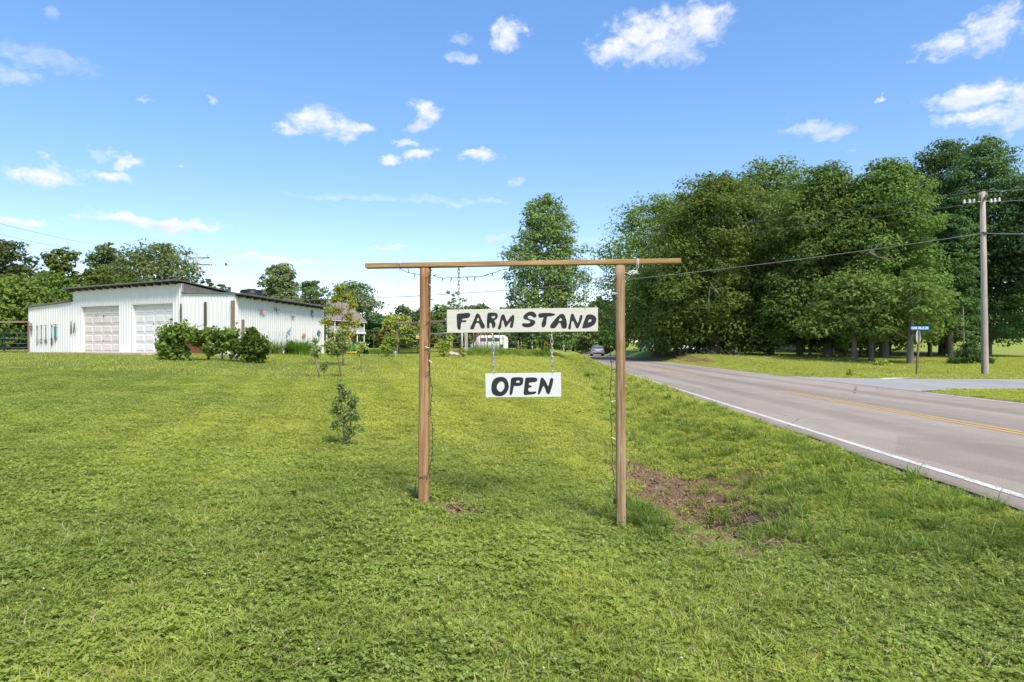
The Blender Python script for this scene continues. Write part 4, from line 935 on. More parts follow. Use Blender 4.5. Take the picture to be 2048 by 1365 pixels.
# lean-to front C..D: upper band, two hanging sheets, posts
nD = outward(C_, D_); cd = lambda px: C_.lerp(D_, on_line(px, C_, D_))
rib_wall("wall", C_ + nD * .0, D_, .8, .8, 4.12, 4.06, pitch=.2)
for (p0, p1, zt) in ((366, 411, 3.62), (416, 466, 3.66)):
    rib_wall("siding_sheet", cd(p0) + nD * .07, cd(p1) + nD * .07, .86, .86, zt - .05, zt, pitch=.25)
for px, w_, zt, mt in ((413.5, .10, 3.66, "dark_wood"), (364.6, .05, 3.6, "tool_dark"), (468.5, .17, 3.70, "brown_wood")):
    p = cd(px) + nD * .10; m_ = MB(); m_.box((p.x - s0.x, p.y - s0.y, (.8 + zt) / 2 - s0.z), (w_, .08, zt - .8), .1); m_.build("timber_upright", mt, shed)
# rust sheet at the bottom of the lean-to front (behind the vines)
rib_wall("rusty_sheet", cd(372) + nD * .12, cd(417) + nD * .12, .78, .78, 1.65, 1.6, "rust", pitch=.2)
# right wall D..E
rib_wall("wall", D_, D_.lerp(E_, .56), .70, .70, 3.93, 3.91, pitch=.24); rib_wall("wall", D_.lerp(E_, .56) + outward(D_, E_) * .012, E_, .70, .70, 3.89, 3.86, pitch=.24)
# hidden sides
rib_wall("wall", E_, F_, .7, .7, 3.9, 4.1, n=Vector((0, 1))); rib_wall("wall", F_, H_, .7, .7, 4.1, 4.0, n=Vector((0, 1))); rib_wall("wall", A_, I_, .7, .7, 3.7, 3.6, n=Vector((-1, 0))); rib_wall("wall", I_, H_, .7, .7, 3.6, 3.8, n=Vector((0, 1)))
# clerestory infill between the two roofs
rib_wall("clerestory_sheet", C_ + (F_ - C_) * .0, C_ + (F_ - C_) * .85, 4.12, 4.12, 4.66, 4.22, "brown_sheet", pitch=.16, n=Vector((.99, -.13)))
def roof(name, pts, th=.05, material="roof_metal", along=0):
    """corrugated roof sheet through four corners a, b (eave) c, d (back)"""
    a, b, c, d = [Vector(p) - s0 for p in pts]; m_ = MB(); n = 40; V = []; F = []
    for i in range(n * 4 + 1):
        t_ = i / (n * 4); h = (0, .03, .03, 0)[i % 4]
        V += [a.lerp(b, t_) + Vector((0, 0, h)), d.lerp(c, t_) + Vector((0, 0, h)), a.lerp(b, t_) - Vector((0, 0, th)), d.lerp(c, t_) - Vector((0, 0, th))]
    for i in range(n * 4):
        q = i * 4; F += [(q, q + 4, q + 5, q + 1), (q + 2, q + 3, q + 7, q + 6), (q, q + 2, q + 6, q + 4), (q + 1, q + 5, q + 7, q + 3)]
    F += [(0, 1, 3, 2), (n*16, n*16+2, n*16+3, n*16+1)]
    m_.add(V, F); return m_.build(name, material, shed)
v3 = lambda p, z: (p.x, p.y, z)
of = nF * .42; sideC = (C_ - B_).normalized()
roof("main_roof", [v3(B_ + of - sideC * .35, 4.72), v3(C_ + of + sideC * .18, 4.82), v3(F_ + sideC * .18, 4.30), v3(H_ - sideC * .35, 4.25)])
nE = outward(D_, E_); 
roof("leanto_roof", [v3(D_ + nE * .42 - BACK.normalized() * .15, 4.05), v3(E_ + nE * .42 + BACK.normalized() * .2, 4.00), v3(F_ + BACK.normalized() * .2, 4.13), v3(C_ - BACK.normalized() * .1, 4.19)])
roof("annex_roof", [v3(A_ + nF * .12 - sideC * .12, 3.80), v3(B_ + nF * .12, 4.03), v3(H_, 3.95), v3(I_ - sideC * .12, 3.7)])
for i in range(15):
    t_ = (i + .3) / 15; p = B_.lerp(C_, t_); z = 4.66 + .09 * t_
    m_ = MB(); m_.beam(Vector(v3(p - nF * .1, z - .075)) - s0, Vector(v3(p + nF * .38, z - .06)) - s0, .09, .13); m_.build("rafter", "dark_wood", shed)
for i in range(14):
    t_ = (i + .3) / 14; p = D_.lerp(E_, t_); z = 4.0 - .05 * t_
    m_ = MB(); m_.beam(Vector(v3(p - nE * .1, z - .06)) - s0, Vector(v3(p + nE * .38, z - .07)) - s0, .09, .12); m_.build("rafter", "dark_wood", shed)
m_ = MB(); m_.beam(Vector(v3(D_ + nE * .03 - BACK.normalized() * .1, 3.99)) - s0, Vector(v3(E_ + nE * .03, 3.93)) - s0, .05, .06); m_.build("eave_board", "dark_wood", shed)
# concrete apron
ap = MB(); ap.add([(x_, y_, z_) for z_ in (.6, GB + .005) for (x_, y_) in APRON], [(3, 2, 1, 0), (4, 5, 6, 7), (0, 1, 5, 4), (1, 2, 6, 5), (2, 3, 7, 6), (3, 0, 4, 7)])
o = ap.build("concrete_apron", "concrete", None); tag(o, kind='structure')
# black tank on the roof
tk = MB(); tk.lathe([(.56, 0), (.58, .05), (.58, .42), (.52, .47), (.22, .50), (.22, .53), (.02, .53)], n=24); p = D_ + BACK * .27 - nE * .75
o = tk.build("black_tank", "black_plastic", None, loc=(p.x, p.y, 4.00)); tag(o, "squat black plastic tank on the shed roof", "tank")
rim = MB(); rim.tube([(.585 * math.cos(k * .2618), .585 * math.sin(k * .2618), .40) for k in range(24)], .018, 6, closed=True); rim.build("rim", "black_plastic", o)

# tools on the annex wall (on the wall from B to A)
nA = outward(B_, A_); ab = lambda px: B_.lerp(A_, on_line(px, B_, A_))
UA = (B_ - A_).normalized(); UA3 = Vector((UA.x, UA.y, 0)); NA3 = Vector((nA.x, nA.y, 0))
def hang(name, label, px, ytop, ybot):
    p = ab(px) + nA * .07; d = p.y; zt = CAMH + (HY - ytop) / FPX * d; zb = CAMH + (HY - ybot) / FPX * d
    e = empty(name, (p.x, p.y, zb)); e.rotation_euler = (0, 0, math.atan2(UA.y, UA.x)); tag(e, label, name.replace('_', ' ')); return e, zt - zb
def dhandle(e, h, mt, w=.11):
    m_ = MB(); m_.tube([(-w/2, 0, h), (w/2, 0, h)], .016, 6); m_.tube([(-w/2, 0, h), (-w/2, 0, h - .07), (0, 0, h - .15)], .014, 6); m_.tube([(w/2, 0, h), (w/2, 0, h - .07), (0, 0, h - .15)], .014, 6); m_.build("grip", mt, e)
def blade(e, w, h, mt, point=True):
    p = [(-w/2, h), (w/2, h), (w/2, h * .35), (w * .28, h * .08), (0, 0 if point else h * .05), (-w * .28, h * .08), (-w/2, h * .35)]
    m_ = MB(); m_.prism(p, (0, .012, 0), (1, 0, 0), (0, 0, 1), .02); m_.build("blade", mt, e)
def shaft(e, z0, z1, mt, r=.017, bend=.0):
    m_ = MB(); m_.tube([(0, 0, z0), (bend, 0, (z0 + z1) / 2), (0, 0, z1)], r, 7); m_.build("shaft", mt, e)
e, h = hang("old_crossbar", "reddish brown iron cross-shaped tool at the shed's left corner", 64.5, 646, 670); m_ = MB(); m_.beam((0, 0, 0), (0, 0, h), .05, .03, (0, 1, 0)); m_.build("bar", "rust", e)
m_ = MB(); m_.beam((-.14, 0, h * .7), (.14, 0, h * .7), .03, .05); m_.tube([(-.14, 0, h * .7), (-.05, 0, h * .35), (0, 0, h * .3)], .012, 5); m_.tube([(.14, 0, h * .7), (.05, 0, h * .35), (0, 0, h * .3)], .012, 5); m_.build("crosspiece", "rust", e)
e, h = hang("shovel", "round pointed shovel with rusty blade, leftmost of the digging tools", 76.5, 652, 688); dhandle(e, h, "tool_dark"); shaft(e, .28, h - .14, "tool_dark", bend=.01); blade(e, .20, .30, "tan")
e, h = hang("garden_fork", "dark fork with D handle between pointed shovel and T-handled fork", 85, 651, 688); dhandle(e, h, "tool_dark"); shaft(e, .26, h - .14, "tool_dark")
m_ = MB(); m_.beam((-.11, 0, .27), (.11, 0, .27), .025, .025)
for q in (-.1, -.035, .035, .1): m_.tube([(q, 0, .27), (q * 1.1, -.02, .12), (q * 1.1, 0, 0)], .009, 5)
m_.build("tines", "tool_grey", e)
e, h = hang("t_handled_fork", "fork with a straight T handle in the row of wall tools", 94, 651, 687); m_ = MB(); m_.tube([(-.085, 0, h), (.085, 0, h)], .016, 6); m_.build("grip", "tool_dark", e); shaft(e, .27, h, "tool_dark")
m_ = MB(); m_.tube([(-.10, 0, 0), (-.10, 0, .2), (0, 0, .30), (.10, 0, .2), (.10, 0, 0)], .012, 6); m_.tube([(0, 0, .3), (0, 0, .02)], .011, 6); m_.tube([(-.05, 0, .01), (-.05, 0, .25)], .009, 5); m_.tube([(.05, 0, .01), (.05, 0, .25)], .009, 5); m_.build("tines", "tool_grey", e)
e, h = hang("spade", "narrow spade with blue shaft and D handle on white wall", 105.5, 650, 692); dhandle(e, h, "tool_dark"); shaft(e, .38, h - .14, "tool_blue", .02); blade(e, .15, .44, "tool_grey", False)
e, h = hang("post_driver", "teal T-handled tool, rightmost of the digging tools", 113, 649, 682); m_ = MB(); m_.tube([(-.15, 0, h - .02), (.15, 0, h - .02)], .02, 6); m_.build("grip", "tool_grey", e); shaft(e, h * .6, h - .02, "tool_dark", .02)
m_ = MB(); m_.beam((0, 0, h * .12), (0, 0, h * .86), .11, .07, (0, 1, 0)); m_.build("body", "tool_teal", e); m_ = MB(); m_.beam((-.09, 0, h * .18), (.13, 0, h * .18), .06, .04); m_.tube([(0, 0, 0), (0, 0, .2)], .03, 6); m_.build("foot", "tool_teal", e)
for nm, lb, px, y0, y1, w_ in (("tongs", "long dark iron tongs on the wall left of the garage door", 144.5, 642, 669, .11), ("wide_tongs", "dark spread tongs right beside the long tongs on shed wall", 151, 645, 667, .19)):
    e, h = hang(nm, lb, px, y0, y1); e["category"] = "tongs"
    m_ = MB(); m_.tube([(-w_/2, 0, 0), (-w_ * .2, 0, h * .7), (.01, 0, h)], .016, 6); m_.build("arm", "tool_dark", e); m_ = MB(); m_.tube([(w_/2, 0, .03), (w_ * .2, 0, h * .65), (-.01, 0, h * .93)], .016, 6); m_.build("arm", "tool_dark", e)
    m_ = MB(); m_.lathe([(.001, -.03), (.024, -.028), (.024, -.012), (.001, -.01)], (0, 0, h * .86), 8, 'Y'); m_.build("rivet", "tool_dark", e)

# ornaments on the right wall
UE = (E_ - D_).normalized(); UE3 = Vector((UE.x, UE.y, 0)); NE3 = Vector((nE.x, nE.y, 0)); de = lambda px: D_.lerp(E_, on_line(px, D_, E_))
def orn(name, label, px, py, cat):
    p = de(px) + nE * .05; z = CAMH + (HY - py) / FPX * p.y; e = empty(name, (p.x, p.y, z)); e.rotation_euler = (0, 0, math.atan2(UE.y, UE.x)); tag(e, label, cat); return e
def butterfly(px, py, w, h, mt, label, tilt=0):
    e = orn("butterfly", label, px, py, "wall ornament"); e.rotation_euler.y = tilt
    for s in (-1, 1):
        up = [(0, 0), (.5, .62), (.95, .78), (1, .35), (.55, .02)]; lo = [(0, 0), (.5, .0), (.78, -.3), (.6, -.7), (.25, -.6)]
        for q in (up, lo):
            m_ = MB(); pp = [(s * x_ * w / 2, y_ * h / 2) for x_, y_ in q]
            if s < 0: pp = pp[::-1]
            V = [(x_, -.02 - .25 * abs(x_), z_) for x_, z_ in pp]; V2 = [(x_, -.012 - .25 * abs(x_), z_) for x_, z_ in pp]; n_ = len(V)
            m_.add(V + V2, [tuple(range(n_)), tuple(range(2*n_-1, n_-1, -1))] + [((i+1) % n_, i, n_+i, n_+(i+1) % n_) for i in range(n_)]); m_.build("wing", mt, e)
    m_ = MB(); m_.tube([(0, -.02, -h * .35), (0, -.03, 0), (0, -.02, h * .35)], [.008, .016, .01], 6); m_.build("body", "tool_dark", e)
butterfly(521.5, 623.5, .62, .30, "pink", "pink metal butterfly high on the shed's side wall", .15)
butterfly(550.5, 619, .62, .26, "tan", "tan butterfly at top of shed wall, right of pink one", .25)
butterfly(583, 634.5, .48, .18, "brown_small", "small brown butterfly mid-height on the shed's side wall")
butterfly(573.5, 664, .75, .30, "pale_blue", "pale blue butterfly low on the shed's side wall", -.5)
e = orn("gecko_ornament", "grey-green reptile ornament near the shed wall's right end", 622.5, 628.5, "wall ornament")
m_ = MB(); m_.tube([(0, -.03, .24), (.03, -.03, .1), (-.03, -.03, -.05), (.05, -.03, -.18), (.14, -.03, -.22)], [.05, .07, .06, .035, .01], 7); m_.build("body", "sage", e)
m_ = MB(); [m_.tube([(0, -.03, z_), (s * .12, -.03, z_ + .05), (s * .18, -.03, z_)], .018, 5) for s in (-1, 1) for z_ in (.1, -.06)]; m_.build("legs", "sage", e)
e = orn("flower_ornament", "orange flower ornament low on the shed wall beside the diamond", 605.5, 671, "wall ornament")
for k in range(6):
    a_ = k * math.pi / 3; m_ = MB(); m_.prism([(.02, 0), (.13, .08), (.24, 0), (.13, -.08)], (0, -.03, 0), (math.cos(a_) * 1.3, 0, math.sin(a_) * .7), (-math.sin(a_) * 1.3, 0, math.cos(a_) * .7), .012); m_.build("petal", "orange", e)
m_ = MB(); m_.lathe([(.01, -.06), (.07, -.045), (.07, -.02)], (0, 0, 0), 10, 'Y'); m_.build("centre", "tan", e)
e = orn("diamond_ornament", "dark slate diamond-shaped ornament at the shed wall's right end", 636, 666, "wall ornament")
m_ = MB(); m_.prism([(-.30, 0), (0, -.21), (.30, 0), (0, .21)], (0, -.03, 0), (1, 0, 0), (0, 0, 1), -.02); m_.build("backing", "slate", e)
for (x_, z_) in ((0, .1), (0, -.1), (-.13, 0), (.13, 0)):
    m_ = MB(); m_.prism([(-.11, 0), (0, -.08), (.11, 0), (0, .08)], (x_, -.055, z_), (1, 0, 0), (0, 0, 1), -.012); m_.build("tile", "pale_blue" if z_ else "slate", e)

# ------------------------------------------------------------------ blue pipe gate at the left edge
g0 = empty("blue_gate", tuple(at(20, 709, 41.5))); q0 = g0.location
tag(g0, "dark blue tubular farm gate beside the shed's left corner", "gate")
for y_ in (667, 678, 687.5, 696, 704): m_ = MB(); m_.tube([at(-60, y_, 41.5) - q0, at(58, y_, 41.2) - q0], .03, 7); m_.build("bar", "blue_gate", g0)
for px in (-58, 8, 57): m_ = MB(); m_.beam(at(px, 709, 41.4) - q0, at(px, 665, 41.4) - q0, .07, .04); m_.build("upright", "blue_gate", g0)
g1 = empty("gate_frame", tuple(at(59, 709, 41.0))); q0 = g1.location
tag(g1, "brown timber frame over the blue gate by the shed", "gate frame")
m_ = MB(); m_.beam(at(58.5, 711, 41.0) - q0, at(58.5, 645, 41.0) - q0, .12, .12); m_.build("post", "brown_wood", g1)
m_ = MB(); m_.beam(at(-70, 645, 41.1) - q0, at(59, 644, 41.0) - q0, .10, .10); m_.build("rail", "brown_wood_x", g1)

# ------------------------------------------------------------------ wheels
def wheel(parent, c, r, w, rim_mt, axis='Y', name="wheel"):
    m_ = MB(); m_.lathe([(r * .62, -w/2), (r * .93, -w/2), (r, -w * .32), (r, w * .32), (r * .93, w/2), (r * .62, w/2), (r * .6, w * .3), (r * .6, -w * .3)], (0, 0, 0), 18, axis); t_ = m_.build(name, "tyre", parent, loc=c)
    m_ = MB(); m_.lathe([(.02, -w * .42), (r * .25, -w * .44), (r * .3, -w * .25), (r * .62, -w * .38), (r * .62, w * .38), (r * .3, w * .25), (r * .25, w * .44), (.02, w * .42)], (0, 0, 0), 14, axis); m_.build("rim", rim_mt, t_); return t_

# ------------------------------------------------------------------ lawn tractor (faces +X) and dump cart
MD = 47.0; tp = at(712, 711, MD)
tz0 = gz(tp.x, tp.y)
tr = empty("lawn_tractor", (tp.x - .02, tp.y, tz0), R(-20)); tag(tr, "green lawn tractor with yellow seat parked beyond the shed", "lawn tractor")
hp = [(-.05, .52), (.02, .86), (.12, .92), (.55, .90), (.78, .84), (.82, .50), (.78, .42), (.05, .42)]
def loft_y(prof, hw, inset, name, mt, parent, bevel=.03):
    m_ = MB(); n = len(prof); V = [(x_, -hw, z_) for x_, z_ in prof] + [(x_, hw, z_) for x_, z_ in prof]
    m_.add(V, [tuple(range(n)), tuple(range(2*n-1, n-1, -1))] + [((i+1) % n, i, n+i, n+(i+1) % n) for i in range(n)]); return m_.build(name, mt, parent, bevel=bevel)
loft_y(hp, .27, 0, "hood", "tractor_green", tr, .05)
m_ = MB(); m_.box((.84, 0, .62), (.07, .46, .36)); o = m_.build("grille", "black_plastic", tr, bevel=.015)
for s in (-1, 1): m_ = MB(); m_.box((.885, s * .15, .74), (.02, .12, .07)); m_.build("headlight", "insulator", tr)
m_ = MB(); m_.box((.35, -.275, .70), (.5, .012, .06)); m_.build("side_stripe", "tractor_yellow", tr)
loft_y([(-.95, .40), (-.95, .62), (-.80, .74), (-.35, .74), (-.20, .60), (-.05, .36), (.0, .32), (-.25, .32)], .46, 0, "fender", "tractor_green", tr, .05)
m_ = MB(); m_.box((-.55, 0, .83), (.40, .46, .12)); m_.box((-.77, 0, 1.05), (.12, .44, .40), M=Matrix.Rotation(-.15, 3, 'Y')); m_.build("seat", "tractor_yellow", tr, bevel=.04)
m_ = MB(); m_.tube([(.0, 0, .80), (-.10, 0, 1.05)], .025, 6); m_.build("steering_column", "black_plastic", tr)
m_ = MB(); m_.tube([Vector((-.11 + .05 * math.sin(k * .5236), .18 * math.cos(k * .5236), 1.07 + .17 * math.sin(k * .5236) * .55)) for k in range(12)], .018, 6, closed=True); m_.build("steering_wheel", "black_plastic", tr)
m_ = MB(); m_.box((-.02, -.05, .20), (.75, 1.02, .12)); m_.build("mower_deck", "tractor_yellow", tr, bevel=.04)
m_ = MB(); m_.box((.1, 0, .36), (1.6, .3, .10)); m_.build("chassis", "black_plastic", tr, bevel=.01)
for s in (-1, 1):
    wheel(tr, (.58, s * .38, .20), .20, .15, "tractor_yellow"); wheel(tr, (-.60, s * .40, .28), .28, .22, "tractor_yellow")
cp = at(650, 708, MD + .6); cart = empty("dump_cart", (cp.x, cp.y, gz(cp.x, cp.y)), R(-20)); tag(cart, "rusty red tipping cart tilted behind the lawn tractor", "cart")
m_ = MB(); Mr = Matrix.Rotation(R(13), 3, 'Y')
for (c_, s_) in (((0, 0, 0), (1.25, .8, .03)), ((0, -.4, .17), (1.25, .03, .34)), ((0, .4, .17), (1.25, .03, .34)), ((-.61, 0, .17), (.03, .77, .34)), ((.61, 0, .14), (.03, .77, .28))): m_.box(Mr @ Vector(c_) + Vector((0, 0, .50)), s_, M=Mr)
m_.build("tub", "rust_light", cart)
m_ = MB(); m_.tube([Mr @ Vector((-.64, -.42, .35)) + Vector((0, 0, .5)), Mr @ Vector((.64, -.42, .35)) + Vector((0, 0, .5))], .022, 6); m_.tube([Mr @ Vector((-.64, .42, .35)) + Vector((0, 0, .5)), Mr @ Vector((.64, .42, .35)) + Vector((0, 0, .5))], .022, 6); m_.build("rim_tube", "rust", cart)
m_ = MB(); m_.tube([(-.1, -.4, .18), (-.1, .4, .18)], .02, 6); m_.beam((-.1, 0, .18), (-.1, 0, .48), .06, .3); m_.tube([(0, 0, .3), (.9, 0, .28), (1.2, 0, .3)], .025, 6); m_.build("axle_frame", "tool_dark", cart)
for s in (-1, 1): wheel(cart, (-.1, s * .45, .18), .18, .10, "rust")

# ------------------------------------------------------------------ brick house with two-storey porch, far behind
ha = Vector((-42.3, 140)); hax = Vector((4.4, 17)).normalized(); hrot = -math.atan2(hax.x, hax.y); HG = .55
house = empty("brick_house", (ha.x, ha.y, HG), hrot); tag(house, "two-storey dark brick house with white double porch and brown roof", "house")
HL = 17.2; EX = 4.9; RZ = 11.25 - HG; EZ = 7.0 - HG; FLZ = 4.35 - HG; WX = 2.9
m_ = MB(); m_.box((-.95, HL / 2, EZ / 2), (WX * 2 + 1.9, HL - .4, EZ)); m_.build("wall", "brick_dark", house)
m_ = MB(); m_.prism([(-EX + .3, EZ - .1), (EX - .3, EZ - .1), (0, RZ - .25)], (0, .05, 0), (1, 0, 0), (0, 0, 1), .15); m_.prism([(-EX + .3, EZ - .1), (EX - .3, EZ - .1), (0, RZ - .25)], (0, HL, 0), (1, 0, 0), (0, 0, 1), .15); m_.build("gable", "house_white", house)
rf = MB()
for s in (-1, 1): rf.add([(0, -.5, RZ), (0, HL + .5, RZ), (s * EX, HL + .5, EZ), (s * EX, -.5, EZ), (0, -.5, RZ - .18), (0, HL + .5, RZ - .18), (s * EX, HL + .5, EZ - .18), (s * EX, -.5, EZ - .18)], [(0, 1, 2, 3) if s < 0 else (3, 2, 1, 0), (7, 6, 5, 4) if s < 0 else (4, 5, 6, 7), (0, 3, 7, 4), (1, 5, 6, 2), (3, 2, 6, 7)])
ro = rf.build("roof", "roof_brown", house)
for k in range(1, 12):   # shingle courses
    t_ = k / 12; m_ = MB(); m_.beam((EX * t_ + .012, -.5, RZ + (EZ - RZ) * t_ + .012), (EX * t_ + .012, HL + .5, RZ + (EZ - RZ) * t_ + .012), .25, .02, (.65, 0, .76)); m_.build("shingle_course", "roof_brown", ro)
m_ = MB(); m_.beam((0, -.52, RZ - .02), (EX, -.52, EZ - .02), .06, .28); m_.beam((0, -.52, RZ - .02), (-EX, -.52, EZ - .02), .06, .28); m_.build("barge_board", "house_white", ro)
m_ = MB(); m_.box((EX - .06, HL / 2, EZ - .22), (.1, HL + 1, .2)); m_.build("gutter", "house_white", ro)
m_ = MB(); m_.box(((WX + EX - .15) / 2, HL / 2, FLZ), (EX - WX + .15, HL, .42)); m_.build("porch_floor", "house_white", house)
m_ = MB(); m_.box(((WX + EX - .15) / 2, HL / 2, .25), (EX - WX + .15, HL, .5)); m_.build("porch_floor", "concrete", house)
npo = 6
for k in range(npo):
    y_ = .3 + (HL - .6) * k / (npo - 1); m_ = MB(); m_.box((EX - .3, y_, (EZ + .3) / 2 - .05), (.17, .17, EZ - .5)); m_.build("column", "house_white", house)
for k in range(npo - 1):
    y0 = .3 + (HL - .6) * k / (npo - 1); y1 = .3 + (HL - .6) * (k + 1) / (npo - 1); rl = MB()
    rl.box((EX - .3, (y0 + y1) / 2, FLZ + 1.18), (.08, y1 - y0 - .25, .08)); rl.box((EX - .3, (y0 + y1) / 2, FLZ + .36), (.07, y1 - y0 - .25, .07))
    for j in range(11): rl.box((EX - .3, y0 + .2 + (y1 - y0 - .4) * j / 10, FLZ + .77), (.05, .07, .78))
    rl.build("railing", "house_white", house)
for k in range(npo - 1):
    y_ = .3 + (HL - .6) * (k + .5) / (npo - 1)
    for zc, hh in ((FLZ + 1.25, 1.7), (1.75, 1.7)):
        m_ = MB(); m_.box((WX + .04, y_, zc), (.06, 1.0, hh)); w_ = m_.build("window", "brown_small", house); m_ = MB(); m_.box((WX + .075, y_, zc), (.03, .84, hh - .16)); m_.build("pane", "window_glass", w_)
for (x_, zc) in ((-1.8, 1.8), (1.5, 1.8), (-1.8, 5.2), (1.5, 5.2)):
    m_ = MB(); m_.box((x_, .17, zc), (1.0, .06, 1.6)); w_ = m_.build("window", "house_white", house); m_ = MB(); m_.box((x_, .135, zc), (.84, .03, 1.44)); m_.build("pane", "window_glass", w_)
# white houses glimpsed under the trees right of the road
def cottage(label, x_, y_, L, W, H, rz, roofmt, wallmt="house_white"):
    e = empty("cottage", (x_, y_, gz(x_, y_)), rz); tag(e, label, "house")
    m_ = MB(); m_.box((0, 0, H / 2), (L, W, H)); m_.build("wall", wallmt, e)
    m_ = MB(); rz_ = H + W * .28
    m_.add([(-L/2-.3, -W/2-.3, H-.05), (L/2+.3, -W/2-.3, H-.05), (L/2+.3, W/2+.3, H-.05), (-L/2-.3, W/2+.3, H-.05), (-L/2-.3, 0, rz_), (L/2+.3, 0, rz_)], [(0, 1, 5, 4), (2, 3, 4, 5), (0, 4, 3), (1, 2, 5), (3, 2, 1, 0)]); m_.build("roof", roofmt, e)
    for k in range(4):
        xx = -L * .38 + L * .25 * k
        if k == 1:
            m_ = MB(); m_.box((xx, -W/2 - .03, 1.05), (1.0, .06, 2.1)); m_.build("door", "brown_small", e); continue
        m_ = MB(); m_.box((xx, -W/2 - .03, 1.5), (1.1, .06, 1.3)); w_ = m_.build("window", "sign_back", e); m_ = MB(); m_.box((xx, -W/2 - .065, 1.5), (.9, .03, 1.1)); m_.build("pane", "window_glass", w_)
cottage("white house seen between trunks just right of the tan post", atx(1335, 112), 112, 8, 6, 2.4, .15, "roof_brown")
cottage("pale house glimpsed under the middle of the grove", atx(1490, 98), 98, 12, 7, 2.7, .1, "roof_brown", "tan")

# ------------------------------------------------------------------ silver car driving away
cpos = at(1194, 712, 98); car = empty("silver_car", (cpos.x, cpos.y, 0.005), R(-3.5)); tag(car, "silver sedan driving away down the road", "car")
def loft_sections(name, mt, parent, secs, bevel=0):
    """secs: (y, halfwidth_bottom, halfwidth_top, z0, z1)"""
    m_ = MB(); V = []; F = []
    for (y_, wb, wt_, z0, z1) in secs:
        V += [(-wb, y_, z0), (wb, y_, z0), (wb * 1.02, y_, z0 + (z1 - z0) * .5), (wt_, y_, z1 - .03), (wt_ * .86, y_, z1), (-wt_ * .86, y_, z1), (-wt_, y_, z1 - .03), (-wb * 1.02, y_, z0 + (z1 - z0) * .5)]
    for i in range(len(secs) - 1):
        for k in range(8): F.append((i*8+k, i*8+(k+1) % 8, (i+1)*8+(k+1) % 8, (i+1)*8+k))
    F += [tuple(range(7, -1, -1)), tuple((len(secs)-1)*8+k for k in range(8))]
    m_.add(V, F, True); o = m_.build(name, mt, parent)
    o.data.polygons[-1].use_smooth = False; o.data.polygons[-2].use_smooth = False; return o
loft_sections("body", "car_silver", car, [(-2.35, .78, .70, .38, .90), (-2.25, .88, .80, .30, 1.02), (-1.6, .92, .84, .25, 1.04), (0, .92, .86, .25, .96), (1.3, .91, .84, .25, .94), (2.2, .85, .72, .28, .78), (2.4, .7, .6, .35, .65)])
loft_sections("cabin", "car_glass", car, [(-1.75, .78, .72, .9, 1.02), (-.95, .80, .60, .9, 1.42), (.1, .80, .60, .9, 1.45), (1.15, .78, .70, .9, .98)])
loft_sections("roof_panel", "car_silver", car, [(-1.05, .63, .60, 1.37, 1.435), (-.5, .64, .61, 1.40, 1.47), (.1, .64, .61, 1.40, 1.475), (.35, .64, .60, 1.34, 1.42)])
for s in (-1, 1):
    m_ = MB(); m_.box((s * .66, -2.32, .86), (.36, .10, .13)); m_.build("tail_light", "lamp_red", car, bevel=.02)
    m_ = MB(); m_.box((s * .98, .75, 1.0), (.16, .10, .12)); m_.build("wing_mirror", "car_silver", car, bevel=.03)
    for y_ in (-1.45, 1.4): wheel(car, (s * .80, y_, .33), .33, .22, "galvanised", 'X')
m_ = MB(); m_.box((0, -2.365, .42), (1.5, .06, .16)); m_.build("bumper", "black_plastic", car, bevel=.03)
m_ = MB(); m_.box((0, -2.385, .75), (.5, .02, .13)); m_.build("number_plate", "white_plain", car)

# white van behind the garden
vp = at(978, 697, 92); van = empty("white_van", (vp.x, vp.y, gz(vp.x, vp.y)), R(62)); tag(van, "white van parked behind the rusty garden stakes", "van")
vb = gz(vp.x, vp.y)
loft_sections("body", "white_plain", van, [(-2.4, .95, .88, .35, 2.1), (-2.3, .98, .92, .3, 2.2), (1.0, .98, .92, .3, 2.2), (1.5, .98, .85, .3, 1.95), (1.75, .96, .86, .3, 1.25), (2.4, .92, .80, .35, 1.05)])
for (y_, l_) in ((-1.75, .8), (-.75, .9), (.35, .95)):
    m_ = MB(); m_.box((-.965, y_, 1.62), (.05, l_, .52)); m_.build("side_window", "car_glass", van)
m_ = MB(); m_.box((-.985, -.2, .8), (.02, 4.2, .12)); m_.build("side_stripe", "pale_blue", van)
m_ = MB(); m_.box((0, 1.66, 1.55), (1.5, .05, .5), M=Matrix.Rotation(-.35, 3, 'X')); m_.build("windscreen", "car_glass", van)
for s in (-1, 1):
    for y_ in (-1.5, 1.5): wheel(van, (s * .86, y_, .36), .36, .22, "galvanised", 'X')
# green wheeled bin, mailbox by the road
bp = at(1229, 709, 100); bp.x = XR(100) + 2.4; bn = empty("wheelie_bin", (float(XR(101)) + 1.3, 101, gz(float(XR(101)) + 1.3, 101)), .3); tag(bn, "dark green wheeled bin by the roadside under the trees", "bin")
m_ = MB(); m_.add([(-.25, -.27, .06), (.25, -.27, .06), (.25, .27, .06), (-.25, .27, .06), (-.33, -.36, 1.0), (.33, -.36, 1.0), (.33, .36, 1.0), (-.33, .36, 1.0)], [(3, 2, 1, 0), (4, 5, 6, 7), (0, 1, 5, 4), (1, 2, 6, 5), (2, 3, 7, 6), (3, 0, 4, 7)]); m_.build("body", "bin_green", bn, bevel=.03)
m_ = MB(); m_.box((0, -.02, 1.05), (.70, .80, .07), M=Matrix.Rotation(.1, 3, 'X')); m_.build("lid", "sage", bn, bevel=.03)
for s in (-1, 1): wheel(bn, (s * .28, .3, .12), .12, .06, "tyre", 'X')
